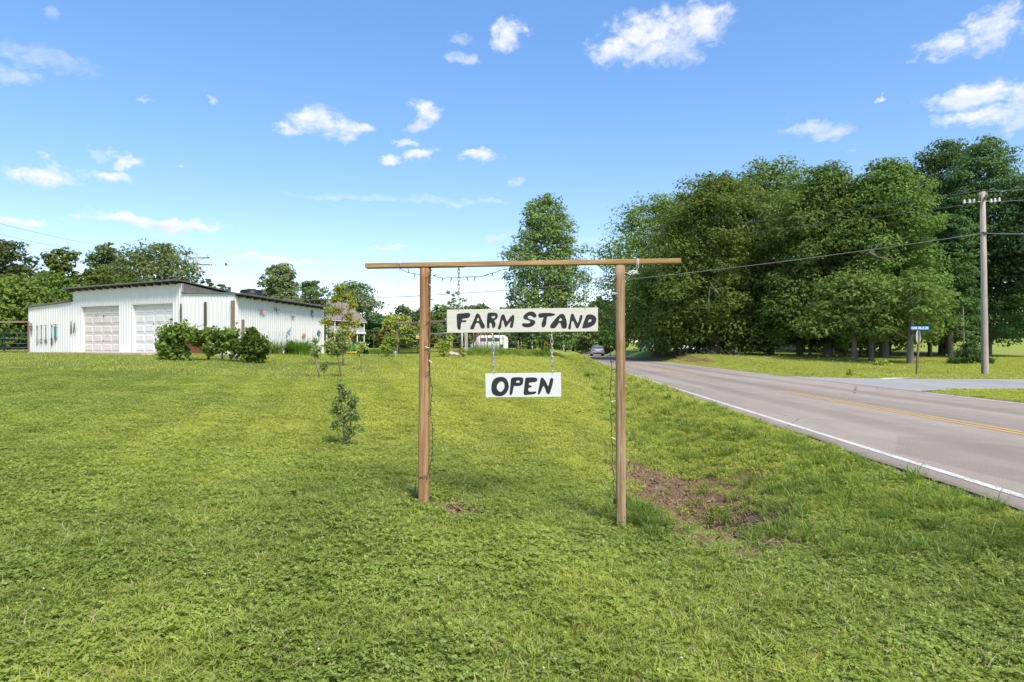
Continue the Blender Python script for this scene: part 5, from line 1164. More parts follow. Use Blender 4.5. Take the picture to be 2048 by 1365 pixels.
def mailbox(label, x_, y_):
    e = empty("mailbox", (x_, y_, gz(x_, y_))); tag(e, label, "mailbox"); m_ = MB(); m_.box((0, 0, .5), (.09, .09, 1.05)); m_.build("post", "grey_wood", e)
    m_ = MB(); m_.prism([(-.09, 0), (.09, 0), (.09, .12), (.06, .19), (0, .22), (-.06, .19), (-.09, .12)], (0, .25, 1.02), (1, 0, 0), (0, 0, 1), .5); m_.build("box", "white_plain", e)
mailbox("small white mailbox on a post at the road's far left", float(XL(97)) - .7, 97)

# ------------------------------------------------------------------ street name and stop sign
sp_ = at(1834, 751.5, 36.0); sg = empty("street_sign", (sp_.x, sp_.y, gz(sp_.x, sp_.y))); tag(sg, "stop sign seen from behind under a blue OAK HILLS DR plate", "street sign")
g0z = sg.location.z
m_ = MB(); m_.beam((-.02, 0, -.2), (.13, 0, 2.40), .075, .05, (0, 1, 0)); m_.beam((-.02 - .045, .03, -.2), (.13 - .045, .03, 2.40), .02, .03, (0, 1, 0)); m_.build("post", "steel_brown", sg)
oc = []
for k in range(8): a_ = R(22.5 + 45 * k); oc.append((.40 * math.cos(a_) * .62, .40 * math.sin(a_)))
hz_ = CAMH + (HY - 674) / FPX * 36 - g0z
m_ = MB(); ey_ = Vector((0, 0, 1)); m_.prism(oc, (.10, .04, hz_), (1, 0, 0) if False else (1, .75, 0), (0, 0, 1), -.006); m_.build("stop_plate", "sign_back", sg)
m_ = MB(); m_.prism([(x_ * .985, y_ * .985) for x_, y_ in oc], (.10 - .006, .052, hz_), (1, .75, 0), (0, 0, 1), -.002); m_.build("stop_face", "lamp_red", sg)
nz_ = CAMH + (HY - 656.7) / FPX * 36 - g0z
m_ = MB(); m_.box((.135, -.03, nz_), (.98, .008, .19)); npl = m_.build("name_plate", "sign_blue", sg)
cu = bpy.data.curves.new("lettering", 'FONT'); cu.body = "OAK HILLS DR"; cu.size = .175; cu.align_x = 'CENTER'; cu.align_y = 'CENTER'; cu.extrude = .001; cu.offset = .0035; cu.space_character = .95; cu.space_word = .9
tob = bpy.data.objects.new("lettering", cu); COL.objects.link(tob); bpy.context.view_layer.update(); tme = bpy.data.meshes.new_from_object(tob.evaluated_get(bpy.context.evaluated_depsgraph_get())); bpy.data.objects.remove(tob)
tme.materials.clear(); tme.materials.append(MATS["white_plain"]); o = obj("lettering", tme, npl, (.135, -.0355, nz_), (R(90), 0, 0)); bb_ = max(v.co.x for v in tme.vertices) - min(v.co.x for v in tme.vertices); o.scale = (.90 / bb_, 1.0, 1)
m_ = MB(); m_.box((.135, -.0, nz_ - .11), (.06, .05, .06)); m_.build("bracket", "steel_brown", sg)

# ------------------------------------------------------------------ utility poles and wires
pp = at(1970, 751, 35.0); pole = empty("utility_pole", (pp.x, pp.y, gz(pp.x, pp.y))); tag(pole, "weathered grey wooden utility pole beside the side road", "utility pole"); p0 = pole.location
top = at(1965.5, 384, 35.0) - p0; h_ = top.z
m_ = MB(); m_.tube([(0, 0, -.3), (0, 0, 0), top * .5, top], [.175, .17, .145, .115], 14); m_.build("shaft", "grey_wood", pole)
ARMD = Vector((.55, .83, 0))
for (dz, dx) in ((-.05, -.16), (-.05, .16)):
    m_ = MB(); c_ = top + Vector((dx, 0, dz - .25)); m_.beam(c_ - ARMD * 1.1 + Vector((0, 0, -.0)), c_ + ARMD * 1.1 + Vector((0, 0, .0)), .09, .12); m_.build("crossarm", "grey_wood_x", pole)
for (dx, dy, dz) in ((-.95, 0, -.62), (-.68, 0, -.60), (-.45, 0, -.58), (.42, 0, -.58), (.62, 0, -.55), (.84, 0, -.52)):
    m_ = MB(); m_.lathe([(.012, -.10), (.05, -.09), (.075, -.02), (.03, 0), (.075, .04), (.03, .06), (.06, .10), (.012, .12)], tuple(top + Vector((dx, dy, dz + .1))), 10); m_.build("insulator", "insulator", pole)
m_ = MB(); m_.tube([top + Vector((-1.0, 0, -.55)), top + Vector((.9, 0, -.45))], .018, 5); m_.build("insulator_rod", "galvanised", pole)
m_ = MB(); m_.tube([top + Vector((-.15, -.02, -.9)), Vector((-.19, -.05, 3.5)), Vector((-.20, -.06, .1))], .018, 6); m_.build("ground_wire", "wire_dark", pole)
m_ = MB(); m_.lathe([(.155, -.05), (.175, -.04), (.175, .04), (.155, .05)], tuple(at(1966.8, 467, 35) - p0), 14); m_.build("cable_band", "black_plastic", pole)
def line_wire(label, a, b, sag, r, n=40):
    a = Vector(a); b = Vector(b); m_ = MB(); pts = []
    for i in range(n + 1): t_ = i / n; p = a.lerp(b, t_); p.z -= sag * 4 * t_ * (1 - t_); pts.append(p - a)
    m_.tube(pts, r, 5); o = m_.build("power_line", "wire_dark", None, loc=a); tag(o, label, "power line"); return o
line_wire("topmost wire running left from the utility pole into the grove", at(1958, 382, 35), at(1235, 462, 90), .5, .013)
line_wire("second wire running left from the pole's insulators into the grove", at(1930, 410, 35), at(1220, 482, 90), .5, .013)
line_wire("long thick cable sagging leftward from the pole's middle band", at(1966, 467, 34.85), at(-150, 532, 76), 3.6, .019, 70)
line_wire("short wire leaving the pole top to the right", at(1978, 383, 35), at(2300, 355, 33), .1, .014)
line_wire("middle wire leaving the pole's insulators to the right", at(1990, 404, 35), at(2300, 372, 33), .1, .014)
line_wire("thick cable leaving the pole's middle band to the right", at(1968, 467, 34.85), at(2350, 448, 32), .2, .022)
lp = at(396, 705, 85); lpole = empty("utility_pole", (lp.x, lp.y, 1.0)); tag(lpole, "far utility pole with two crossarms rising behind the shed roof", "utility pole"); q0 = lpole.location
lt = at(393.5, 507, 85) - q0; m_ = MB(); m_.tube([(0, 0, -.3), lt], [.2, .15], 10); m_.build("shaft", "grey_wood", lpole)
for y_, xa, xb in ((517, 377, 418), (529, 377, 424)):
    m_ = MB(); m_.beam(at(xa, y_ - .5, 86) - q0, at(xb, y_ - 1 if y_ < 520 else y_ + 1, 84.6) - q0, .14, .16); ca_ = m_.build("crossarm", "grey_wood_x", lpole)
    m_ = MB(); m_.beam(at(xa + 7, y_, 85.7) - q0, at(394, y_ + 8, 84.8) - q0, .05, .05); m_.beam(at(xb - 9, y_, 84.8) - q0, at(394, y_ + 8, 84.8) - q0, .05, .05); m_.build("brace", "grey_wood_x", ca_)
for (x_, y_) in ((416.5, 512), (421, 528.5), (380, 512)):
    m_ = MB(); m_.lathe([(.03, 0), (.13, .02), (.15, .12), (.06, .16), (.12, .20), (.10, .28), (.02, .30)], tuple(at(x_, y_ + 3.5, 84.5) - q0), 10); m_.build("insulator", "sign_back", lpole)
line_wire("upper thin wire from the far pole toward the left edge", at(379, 514, 86), at(-60, 432, 60), .6, .014)
line_wire("lower thin wire from the far pole toward the left edge", at(378, 526, 86), at(-60, 455, 60), .6, .014)
line_wire("thin wire crossing low behind the yellow sapling to the house", at(690, 631, 130), at(900, 652, 70), .4, .02)
# thin white poles by the lone tree
for lb, px, y0, y1, d_ in (("slim pale pole left of the lone tree's trunk", 1064.5, 680, 712, 80), ("slim pale pole right of the lone tree's trunk", 1127.5, 683, 712, 92)):
    a = at(px, y1, d_); zb = gz(a.x, a.y); b = at(px, y0, d_); m_ = MB(); m_.tube([(0, 0, -.2), (0, 0, b.z - zb)], .09, 8); m_.lathe([(.11, b.z - zb), (.06, b.z - zb + .06), (.01, b.z - zb + .07)], n=8); o = m_.build("pale_pole", "white_plain", None, loc=(a.x, a.y, zb)); tag(o, lb, "pole")

# ------------------------------------------------------------------ garden gate, fence and stakes
gf_ = empty("garden_gate_frame", tuple(at(795, 713, 50))); q0 = gf_.location; tag(gf_, "weathered timber posts and crossbeam over the garden gate", "gate frame")
m_ = MB(); m_.beam(at(796, 715, 50) - q0, at(794.5, 648, 50) - q0, .17, .15); m_.build("post", "brown_wood", gf_)
m_ = MB(); m_.beam(at(933, 711, 46) - q0, at(932, 640, 46) - q0, .24, .2); m_.build("post", "grey_wood", gf_)["label"] = "thick grey post"
m_ = MB(); m_.beam(at(789, 648.5, 50) - q0, at(935, 639, 46) - q0, .16, .14); m_.build("crossbeam", "brown_wood_x", gf_)
gg = empty("tube_gate", tuple(at(860, 713, 48.2))); q0 = gg.location; tag(gg, "rusty brown tubular gate closing the garden", "gate")
gd = lambda px: 50 - 4 * (px - 795) / 138
for i, (ya, yb) in enumerate(((671.5, 664.5), (681, 676), (690.5, 685.5), (699, 694.5), (706.5, 702))):
    m_ = MB(); m_.tube([at(797, ya, gd(797)) - q0, at(924, yb, gd(924)) - q0], .032, 7); m_.build("bar", "galvanised" if i == 0 else "gate_brown", gg)
for px, y0, y1 in ((798, 671, 707), (835, 669, 712), (879, 666, 711), (922, 664, 703)): m_ = MB(); m_.tube([at(px, y1, gd(px) - .05) - q0, at(px - 1, y0, gd(px) - .05) - q0], .032, 7); m_.build("upright", "gate_brown", gg)
nb_ = empty("notice_board", tuple(at(836, 678, gd(836) - .1))); tag(nb_, "small yellowish notice hung on the garden gate", "notice"); m_ = MB(); m_.box((0, 0, .14), (.33, .015, .27), rz=-.3); m_.build("plate", "notice", nb_)
m_ = MB(); m_.tube([(-.1, 0, .27), (-.1, .05, .33)], .006, 4); m_.tube([(.1, 0, .27), (.1, .05, .33)], .006, 4); m_.build("tie", "galvanised", nb_)
wp = at(924.5, 708, 46.2); m_ = MB(); m_.tube([(0, 0, -.2), (0, 0, at(924, 655, 46.2).z - wp.z)], .055, 9); m_.lathe([(.06, at(924, 655, 46.2).z - wp.z), (.05, at(924, 655, 46.2).z - wp.z + .03), (.01, at(924, 655, 46.2).z - wp.z + .035)], n=9); o = m_.build("white_pipe", "white_plain", None, loc=wp); tag(o, "white pipe standing beside the thick grey gate post", "pipe")
stakes = [(947.5, 664, 704, 50, .05, "rust", 0), (952, 668, 704, 50.5, .045, "tool_dark", 0), (955.5, 666, 702, 52, .03, "rust_light", 1), (962.5, 664, 703, 52, .03, "rust_light", 0), (969.5, 668, 703, 53, .025, "rust", 0), (975, 666, 702, 52, .035, "rust", 2), (983.5, 669, 699, 54, .03, "rust_light", 2), (987, 670, 702, 53, .03, "rust", 1), (992.5, 675, 698, 56, .025, "rust", 0), (999.5, 671, 699, 57, .025, "tan", 3), (1006.5, 673, 698, 58, .025, "tan", 1), (1019, 674, 699, 58, .04, "rust_light", 3), (1024.5, 680, 699, 60, .03, "tan", 0), (1030, 679, 698, 62, .025, "brown_small", 1), (1036, 682, 699, 64, .025, "tan", 0), (1042, 683, 700, 66, .025, "brown_small", 1)]
sl = ["tallest rusty stake beside the thick grey gate post", "dark twin stake touching the tallest rusty stake", "thin reddish stake with crosspiece near the gate post", "plain light-rust stake over the white van's left", "thin brown stake over the white van's middle", "rusty stake with an insulator cap in front of van", "light-rust stake with insulator cap right of it", "rusty stake with crosspiece behind the left lower chain", "short plain rusty stake over the van's right end", "tan stake with white tip near the white bucket", "tan stake with short crosspiece right of the bucket", "light-rust stake with white tip, thickest on the right", "plain tan stake near the right end of the row", "small brown stake with crosspiece near the lone tree", "plain tan stake, second last before the lone tree", "last little brown stake of the row by the lone tree"]
for (px, y0, y1, d_, r_, mt, kind), lb in zip(stakes, sl):
    a = at(px, y1, d_); zb = gz(a.x, a.y); hh = at(px, y0, d_).z - zb; e = empty("garden_stake", (a.x, a.y, zb)); tag(e, lb, "stake", "rusty stakes along the garden fence")
    m_ = MB(); lean = random.uniform(-.04, .04); m_.tube([(0, 0, -.2), (lean, 0, hh)], r_, 6); m_.build("rod", mt, e)
    if kind == 1: m_ = MB(); m_.beam((lean - .12, 0, hh * .85), (lean + .12, 0, hh * .85), .03, .04); m_.build("crosspiece", mt, e)
    if kind == 2: m_ = MB(); m_.lathe([(.02, hh - .02), (.09, hh), (.09, hh + .06), (.03, hh + .09)], (lean, 0, 0), 8); m_.build("cap", "notice", e)
    if kind == 3: m_ = MB(); m_.lathe([(.035, hh - .05), (.05, hh + .15), (.02, hh + .22)], (lean, 0, 0), 8); m_.build("tip", "white_plain", e); m_ = MB(); m_.beam((lean - .15, 0, hh * .8), (lean + .12, 0, hh * .8), .03, .05); m_.build("crosspiece", "white_plain", e)
wf = empty("wire_fence", tuple(at(948, 704, 50))); q0 = wf.location; tag(wf, "thin wire mesh strung between the rusty garden stakes", "fence")
for k in range(6):
    f = .25 + .27 * k; pts = []
    for (px, y0, y1, d_, r_, mt, kind) in stakes[::2]:
        a = at(px, y1, d_); pts.append(Vector((a.x, a.y, gz(a.x, a.y) + f * .9)) - q0)
    m_ = MB(); m_.tube(pts, .008, 4); m_.build("wire", "galvanised", wf)
bk_ = at(1002.5, 697, 56); e = empty("white_bucket", (bk_.x, bk_.y, at(1002, 698, 56).z)); tag(e, "white bucket hung on the garden fence", "bucket"); m_ = MB(); m_.lathe([(.10, 0), (.15, .33), (.165, .33), (.165, .36), (.14, .36), (.09, .03)], n=14); m_.build("pail", "white_plain", e); m_ = MB(); m_.tube([(-.15, 0, .34), (-.1, 0, .47), (0, 0, .51), (.1, 0, .47), (.15, 0, .34)], .008, 5); m_.build("bail", "galvanised", e)
tpp = at(747.5, 705, 58); m_ = MB(); hh = at(747, 662, 58).z - gz(tpp.x, tpp.y); m_.beam((0, 0, -.2), (0, 0, hh), .05, .05, (0, 1, 0)); m_.beam((0, -.03, -.1), (0, -.03, hh), .01, .04, (0, 1, 0)); o = m_.build("fence_post", "rust", None, loc=(tpp.x, tpp.y, gz(tpp.x, tpp.y))); tag(o, "single rusty steel fence post right of the lawn tractor", "fence post")
# stones by the gate
rs = random.Random(21)
slb = ["biggest pale stone of the pile by the garden gate", "flat grey stone left of the biggest one in the pile", "round stone right of the biggest one in the pile", "small stone at the right end of the gate pile"]
for i, (px, py, r_) in enumerate(((902, 711, .34), (893, 713, .22), (912, 709, .26), (920, 707, .18))):
    a = at(px, py, 44); m_ = MB(); pr = []
    V = []; F = []
    for j in range(5):
        th = math.pi * j / 4
        for k in range(8): q = rs.uniform(.75, 1.15) if 0 < j < 4 else 1; V.append((r_ * 1.2 * math.sin(th) * math.cos(k * .785) * q, r_ * math.sin(th) * math.sin(k * .785) * q, r_ * .6 * math.cos(th) * q))
    for j in range(4):
        for k in range(8): F.append((j*8+k, j*8+(k+1) % 8, (j+1)*8+(k+1) % 8, (j+1)*8+k))
    m_.add(V, F, False); o = m_.build("stone", "stone", None, loc=(a.x, a.y, gz(a.x, a.y) + r_ * .35)); tag(o, slb[i], "stone", "stones by the garden gate")
sp2 = at(790, 712, 49.3); m_ = MB(); m_.lathe([(.12, 0), (.15, .02), (.16, .32), (.13, .36), (.02, .37)], n=12); o = m_.build("metal_can", "galvanised", None, loc=(sp2.x, sp2.y, gz(sp2.x, sp2.y))); tag(o, "small grey metal can at the foot of the garden gate post", "can"); m_ = MB(); m_.lathe([(.165, .30), (.17, .32), (.165, .34)], n=12); m_.build("rim", "galvanised", o)
# bird in the air
bp_ = at(452, 531, 60); m_ = MB(); m_.tube([(-.12, 0, -.05), (0, 0, 0), (.10, 0, .04), (.14, 0, .05)], [.008, .045, .035, .01], 7); o = m_.build("bird", "bird", None, loc=bp_); tag(o, "tiny dark bird flying in the sky above the shed", "bird")
for s in (-1, 1): m_ = MB(); m_.prism([(-.05, 0), (.06, 0), (.02, .22), (-.06, .24)], (0, 0, .01), (1, 0, 0), (0, s * .6, .8), .008); m_.build("wing", "bird", o)

# ------------------------------------------------------------------ trees
def leaf_mesh(name, pos, nrm, size, aspect, material, rg_, fold=.18):
    """rhombic leaves (two triangles each) centred at pos, facing nrm"""
    n = len(pos); nrm = nrm / (np.linalg.norm(nrm, axis=1, keepdims=True) + 1e-9)
    t1 = np.cross(nrm, rg_.normal(size=(n, 3))); t1 /= np.linalg.norm(t1, axis=1, keepdims=True) + 1e-9; t2 = np.cross(nrm, t1)
    s = (size * rg_.uniform(.6, 1.3, n))[:, None]; w = s * aspect
    a = pos - t1 * s * .5; c = pos + t1 * s * .5; b = pos - t2 * w * .5 + nrm * w * fold + t1 * s * .05; d = pos + t2 * w * .5 + nrm * w * fold + t1 * s * .05
    V = np.stack([a, b, c, d], 1).reshape(-1, 3); q = 4 * np.arange(n)[:, None]
    F = np.concatenate([q + np.array([[0, 1, 2]]), q + np.array([[0, 2, 3]])], 1).reshape(-1, 3)
    return mesh_np(name, V, F, material)
PROF = {
 'oak': lambda t: np.interp(t, [0, .08, .3, .55, .8, .93, 1], [.62, .88, 1.0, .97, .72, .42, .12]),
 'skirt': lambda t: np.interp(t, [0, .1, .35, .6, .82, .94, 1], [.85, 1.0, 1.0, .9, .62, .36, .10]),
 'cone': lambda t: np.interp(t, [0, .1, .28, .45, .7, .88, 1], [.58, .88, 1.0, .98, .82, .55, .16]),
 'ball': lambda t: np.interp(t, [0, .15, .5, .8, .95, 1], [.5, .85, 1, .8, .4, .15]),
 'open': lambda t: np.interp(t, [0, .2, .5, .75, .92, 1], [.25, .55, .95, 1.0, .7, .25])}
def tree(name, label, px, d, top, width, bottom, material, kind='oak', leaf=.30, nclus=60, per=210, seed=0, base=None, trunk_r=.28, bark="bark", group=None, crad=.225, depth=None, x=None, branches=14, cat="tree", aspect=.62, inner=.45, flat=.48):
    """one tree: px / top / bottom / width are photo pixels at depth d, turned into metres"""
    rg_ = np.random.default_rng(seed + 1000); rs_ = random.Random(seed)
    X = atx(px, d) if x is None else x; zg = gz(X, d); zt = CAMH + (HY - top) / FPX * d; zb = CAMH + (HY - bottom) / FPX * d; Rw = width / 2 / FPX * d; Rd = Rw if depth is None else depth
    H = zt - zb; e = empty(name, (X, d, zg)); tag(e, label, cat, group); zb -= zg; zt -= zg
    prof = PROF[kind]; rc = crad * 2 * Rw
    t_ = (np.arange(nclus) + rg_.uniform(0, 1, nclus)) / nclus; t_[-3:] = (.97, .93, .9); az_ = np.arange(nclus) * 2.39996 + rg_.uniform(-.5, .5, nclus); rr = np.sqrt(rg_.uniform(inner**2, 1, nclus)) * prof(t_) * (1 + .13 * np.sin(3 * az_ + seed) + .10 * np.sin(2 * az_ + 9 * t_ + seed * 1.7))
    cc = np.stack([np.cos(az_) * rr * (Rw - rc * .45), np.sin(az_) * rr * (Rd - rc * .45), zb + rc * .4 + t_ * (H - rc * .8)], 1)
    cr = rc * rg_.uniform(.6, 1.25, nclus) * np.interp(t_, [0, .75, 1], [1, .9, .55])
    # leaves on flattened shells of sub-sprays
    P_ = []; N_ = []
    for i in range(nclus):
        k = int(per * (cr[i] / rc)**2 * .74) + 18; ns = 9
        sd = rg_.normal(size=(ns, 3)); sd /= np.linalg.norm(sd, axis=1, keepdims=True); sd[:, 2] = sd[:, 2] * .75 + .12
        sc_ = sd * cr[i] * .68; pick = rg_.integers(0, ns, k)
        dv_ = rg_.normal(size=(k, 3)); dv_ /= np.linalg.norm(dv_, axis=1, keepdims=True); rad = cr[i] * .46 * rg_.uniform(.25, 1.0, (k, 1))**.5
        p = sc_[pick] + dv_ * rad * np.array([1.1, 1.1, flat]); P_.append(cc[i] + p)
        N_.append(dv_ * .8 + sd[pick] * .5 + np.array([0, -.0, .75]) + rg_.normal(size=(k, 3)) * .55)
    P_ = np.concatenate(P_); N_ = np.concatenate(N_); P_[:, 2] = np.maximum(P_[:, 2], .15)
    obj("crown", leaf_mesh("crown", P_, N_, leaf, aspect, material, rg_), e)
    m_ = MB(); lean = rs_.uniform(-.3, .3); th = zb + H * .72
    path = [Vector((0, 0, -.3)), Vector((0, 0, .1)), Vector((lean * .3, 0, th * .35)), Vector((lean * .7, rs_.uniform(-.2, .2), th * .7)), Vector((lean, 0, th))]
    m_.tube(path, [trunk_r * 1.35, trunk_r * 1.08, trunk_r * .85, trunk_r * .55, trunk_r * .15], 9)
    for i in rs_.sample(range(nclus), min(branches, nclus)):
        c_ = Vector(cc[i]); z0 = max(zb * .6, min(c_.z - (c_.xy.length) * .45, th * .9)); f = z0 / th; s_ = Vector((lean * f, 0, z0)); mid = s_.lerp(c_, .5) + Vector((0, 0, -.08 * c_.xy.length + .1)); r0 = trunk_r * (.42 * (1 - f) + .12)
        m_.tube([s_, mid, c_], [r0, r0 * .6, r0 * .18], 5)
    m_.build("trunk", bark, e); return e
G1 = "trees of the roadside grove"
# front row: sunlit oaks
tree("oak_tree", "oak at the grove's left end, leaning crown over the road", 1316, 76, 372, 263, 704, "oak_leaf", 'skirt', 0.31, 106, 616, 1, group=G1, trunk_r=.35)
tree("oak_tree", "rounded oak just right of the beam's end, second in grove", 1432, 64, 330, 263, 706, "oak_leaf", 'skirt', 0.29, 118, 645, 2, group=G1, trunk_r=.42)
tree("oak_tree", "tall oak in the grove's middle with the highest left crown", 1540, 68, 306, 285, 704, "oak_leaf", 'skirt', 0.30, 118, 645, 3, group=G1, trunk_r=.40)
tree("oak_tree", "broad oak above the little roadside weed, mid-grove", 1655, 58, 318, 227, 694, "oak_leaf", 'skirt', 0.27, 118, 645, 4, group=G1, trunk_r=.36)
tree("oak_tree", "bright-sided oak directly left of the street sign", 1768, 56, 312, 223, 694, "oak_leaf", 'skirt', 0.27, 118, 645, 5, group=G1, trunk_r=.34)
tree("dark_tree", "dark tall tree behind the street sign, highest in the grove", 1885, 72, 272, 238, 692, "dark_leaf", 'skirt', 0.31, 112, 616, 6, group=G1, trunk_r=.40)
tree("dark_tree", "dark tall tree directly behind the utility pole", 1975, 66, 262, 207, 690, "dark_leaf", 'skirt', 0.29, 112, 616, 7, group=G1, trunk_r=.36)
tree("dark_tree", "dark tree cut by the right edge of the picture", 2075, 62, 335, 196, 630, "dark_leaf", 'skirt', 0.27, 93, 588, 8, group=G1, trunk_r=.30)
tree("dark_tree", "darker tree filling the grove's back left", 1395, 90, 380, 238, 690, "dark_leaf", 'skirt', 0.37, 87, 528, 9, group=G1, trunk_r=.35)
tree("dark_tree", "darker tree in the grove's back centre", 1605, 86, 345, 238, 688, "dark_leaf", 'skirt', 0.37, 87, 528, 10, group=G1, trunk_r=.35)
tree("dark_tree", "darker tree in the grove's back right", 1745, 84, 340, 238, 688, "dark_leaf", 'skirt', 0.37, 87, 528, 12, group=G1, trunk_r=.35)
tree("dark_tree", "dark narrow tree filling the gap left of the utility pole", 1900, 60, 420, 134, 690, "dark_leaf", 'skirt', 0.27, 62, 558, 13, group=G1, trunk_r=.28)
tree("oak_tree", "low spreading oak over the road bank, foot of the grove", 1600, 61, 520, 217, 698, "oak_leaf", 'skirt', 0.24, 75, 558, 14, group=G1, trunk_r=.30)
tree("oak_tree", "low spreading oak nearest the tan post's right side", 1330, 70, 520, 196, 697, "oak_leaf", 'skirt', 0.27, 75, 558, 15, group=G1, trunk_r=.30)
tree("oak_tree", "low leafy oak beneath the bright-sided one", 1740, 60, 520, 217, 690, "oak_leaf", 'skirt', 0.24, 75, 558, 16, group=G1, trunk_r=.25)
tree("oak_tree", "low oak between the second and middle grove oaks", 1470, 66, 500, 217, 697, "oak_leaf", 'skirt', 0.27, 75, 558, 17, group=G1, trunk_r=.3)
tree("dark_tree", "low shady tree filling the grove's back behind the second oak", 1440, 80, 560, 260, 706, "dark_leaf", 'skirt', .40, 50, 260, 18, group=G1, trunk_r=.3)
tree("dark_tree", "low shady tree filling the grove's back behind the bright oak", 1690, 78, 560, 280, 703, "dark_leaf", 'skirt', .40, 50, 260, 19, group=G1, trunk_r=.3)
# extra trunks standing in the grove's shade, crowns merging above
tl = [("grey straight trunk left of the fallen branch", 1709, 51, .30), ("dark trunk right of the grey straight one", 1742, 50.5, .30), ("stout trunk standing behind the street sign's left", 1820, 47, .36), ("thin trunk in shade near the grove's centre", 1620, 60, .22), ("thin trunk second in shade near the grove's centre", 1665, 68, .24), ("thin dark trunk behind the bright-sided oak", 1690, 62, .2), ("thin dark trunk left of the fallen branch", 1722, 66, .22), ("far thin trunk seen right of the fallen branch", 1768, 68, .2), ("far thin trunk in the gap by the street sign", 1780, 75, .2), ("wide trunk in deep shade under the second oak", 1395, 70, .5), ("wide twin trunk under the middle oak", 1352, 72, .4), ("dark trunk at foot of the tall dark trees", 1860, 64, .3), ("dark trunk behind the bush by the pole", 1893, 66, .3)]
for i, (lb, px, d_, r_) in enumerate(tl):
    tree("understorey_tree", "understorey tree with " + lb, px, d_, 540, 190, 682, "oak_leaf" if i < 6 else "dark_leaf", 'skirt', .30, 30, 190, 40 + i, group="understorey trees of the grove", trunk_r=r_ * .62, bark="pale_bark" if i in (0, 2) else "bark", branches=6)
# lone poplar beside the road
tree("lone_tree", "lone tall poplar standing behind the FARM STAND sign", 1090, 55, 383, 178, 700, "poplar_leaf", 'cone', .22, 165, 330, 20, trunk_r=.36, crad=.16, branches=26, inner=.3, flat=.85)
# left side, behind the shed
G2 = "trees behind the shed"
tree("tall_tree", "tall dark tree at the picture's left edge", 8, 62, 470, 134, 640, "far_leaf", 'oak', 0.32, 62, 255, 30, group=G2)
tree("bushy_tree", "dense bushy tree filling the left edge behind the blue gate", 30, 52, 545, 210, 700, "vine_leaf", 'skirt', 0.29, 87, 285, 31, group=G2)
tree("bushy_tree", "pointed loose tree above the annex roof", 125, 58, 490, 90, 660, "vine_leaf", 'cone', 0.29, 56, 225, 32, group=G2)
tree("bushy_tree", "dense low tree behind the annex roof", 110, 55, 545, 160, 700, "vine_leaf", 'skirt', 0.29, 75, 270, 33, group=G2)
tree("tall_tree", "upright tree behind the shed's left garage door", 215, 70, 482, 100, 640, "far_leaf", 'oak', 0.32, 50, 240, 34, group=G2)
tree("tall_tree", "broad rounded tree behind the shed's right garage door", 315, 68, 477, 183, 640, "far_leaf", 'oak', 0.32, 75, 270, 35, group=G2)
tree("bushy_tree", "yellowish loose tree low behind the shed roof's left end", 185, 60, 530, 130, 690, "vine_leaf", 'skirt', 0.29, 62, 255, 36, group=G2)
tree("bushy_tree", "low tree behind the roof between the tall ones", 262, 62, 545, 120, 690, "vine_leaf", 'skirt', 0.29, 56, 255, 37, group=G2)
tree("small_tree", "small tree top peeping over roof by the far pole", 413, 95, 556, 44, 640, "far_leaf", 'ball', 0.36, 22, 180, 38, group=G2)
tree("small_tree", "small tree top beside the black roof tank", 447, 95, 566, 46, 650, "far_leaf", 'open', 0.36, 22, 165, 39, group=G2)
tree("tall_tree", "full rounded tree rising behind the shed's right wall", 562, 105, 523, 97, 665, "far_leaf", 'cone', 0.42, 75, 240, 55, group=G2)
tree("tall_tree", "looser tree between the rounded tree and the house", 622, 115, 555, 85, 675, "far_leaf", 'ball', 0.44, 50, 195, 56, group=G2)
tree("tall_tree", "big dark tree behind the brick house", 708, 175, 556, 131, 690, "far_leaf", 'oak', 0.65, 75, 225, 57, group="trees around the house")
tree("tall_tree", "dark tree right of the house's porch", 752, 168, 625, 73, 700, "dark_leaf", 'oak', 0.63, 50, 180, 58, group="trees around the house")
tree("lime_bush_tree", "yellow-green rounded tree behind the garden gate", 797, 84, 625, 76, 702, "lime_leaf", 'ball', .30, 50, 170, 59)
tree("lime_bush_tree", "yellow-green willowy tree just right of the lime tree", 822, 82, 650, 52, 706, "lime_leaf", 'skirt', .30, 30, 150, 60)
tree("red_shrub_tree", "reddish-brown shrub left of the lime tree", 772, 80, 650, 34, 700, "red_leaf", 'ball', .26, 20, 120, 61)
tree("thin_tree", "sparse thin-limbed tree left of the FARM STAND board", 903, 74, 578, 66, 680, "poplar_leaf", 'open', .24, 20, 70, 62, trunk_r=.14, branches=20, crad=.13)
# background tree line, each tree on its own
line_t = [(765, 190, 628, 80), (808, 200, 604, 66), (848, 185, 614, 80), (885, 175, 606, 84), (935, 165, 606, 84), (965, 160, 605, 80), (1010, 150, 608, 70), (1040, 120, 612, 66), (1130, 150, 615, 70), (1165, 140, 606, 80), (1200, 130, 592, 76), (1225, 150, 600, 70), (1060, 170, 620, 80), (1185, 118, 640, 80), (1145, 125, 650, 70), (1215, 116, 648, 70), (905, 150, 640, 60), (985, 135, 645, 60), (690, 210, 640, 80), (460, 160, 600, 80), (640, 200, 620, 90)]
lw = ["first", "second", "third", "fourth", "fifth", "sixth", "seventh", "eighth", "ninth", "tenth", "eleventh", "twelfth"]
order = sorted(range(len(line_t)), key=lambda i: line_t[i][0]); rank = {i: r for r, i in enumerate(order)}
ordw = ["leftmost", "second from left", "third from left", "fourth from left", "fifth from left", "sixth from left", "seventh from left", "eighth from left", "ninth from left", "tenth from left", "middle one", "tenth from right", "ninth from right", "eighth from right", "seventh from right", "sixth from right", "fifth from right", "fourth from right", "third from right", "second from right", "rightmost"]
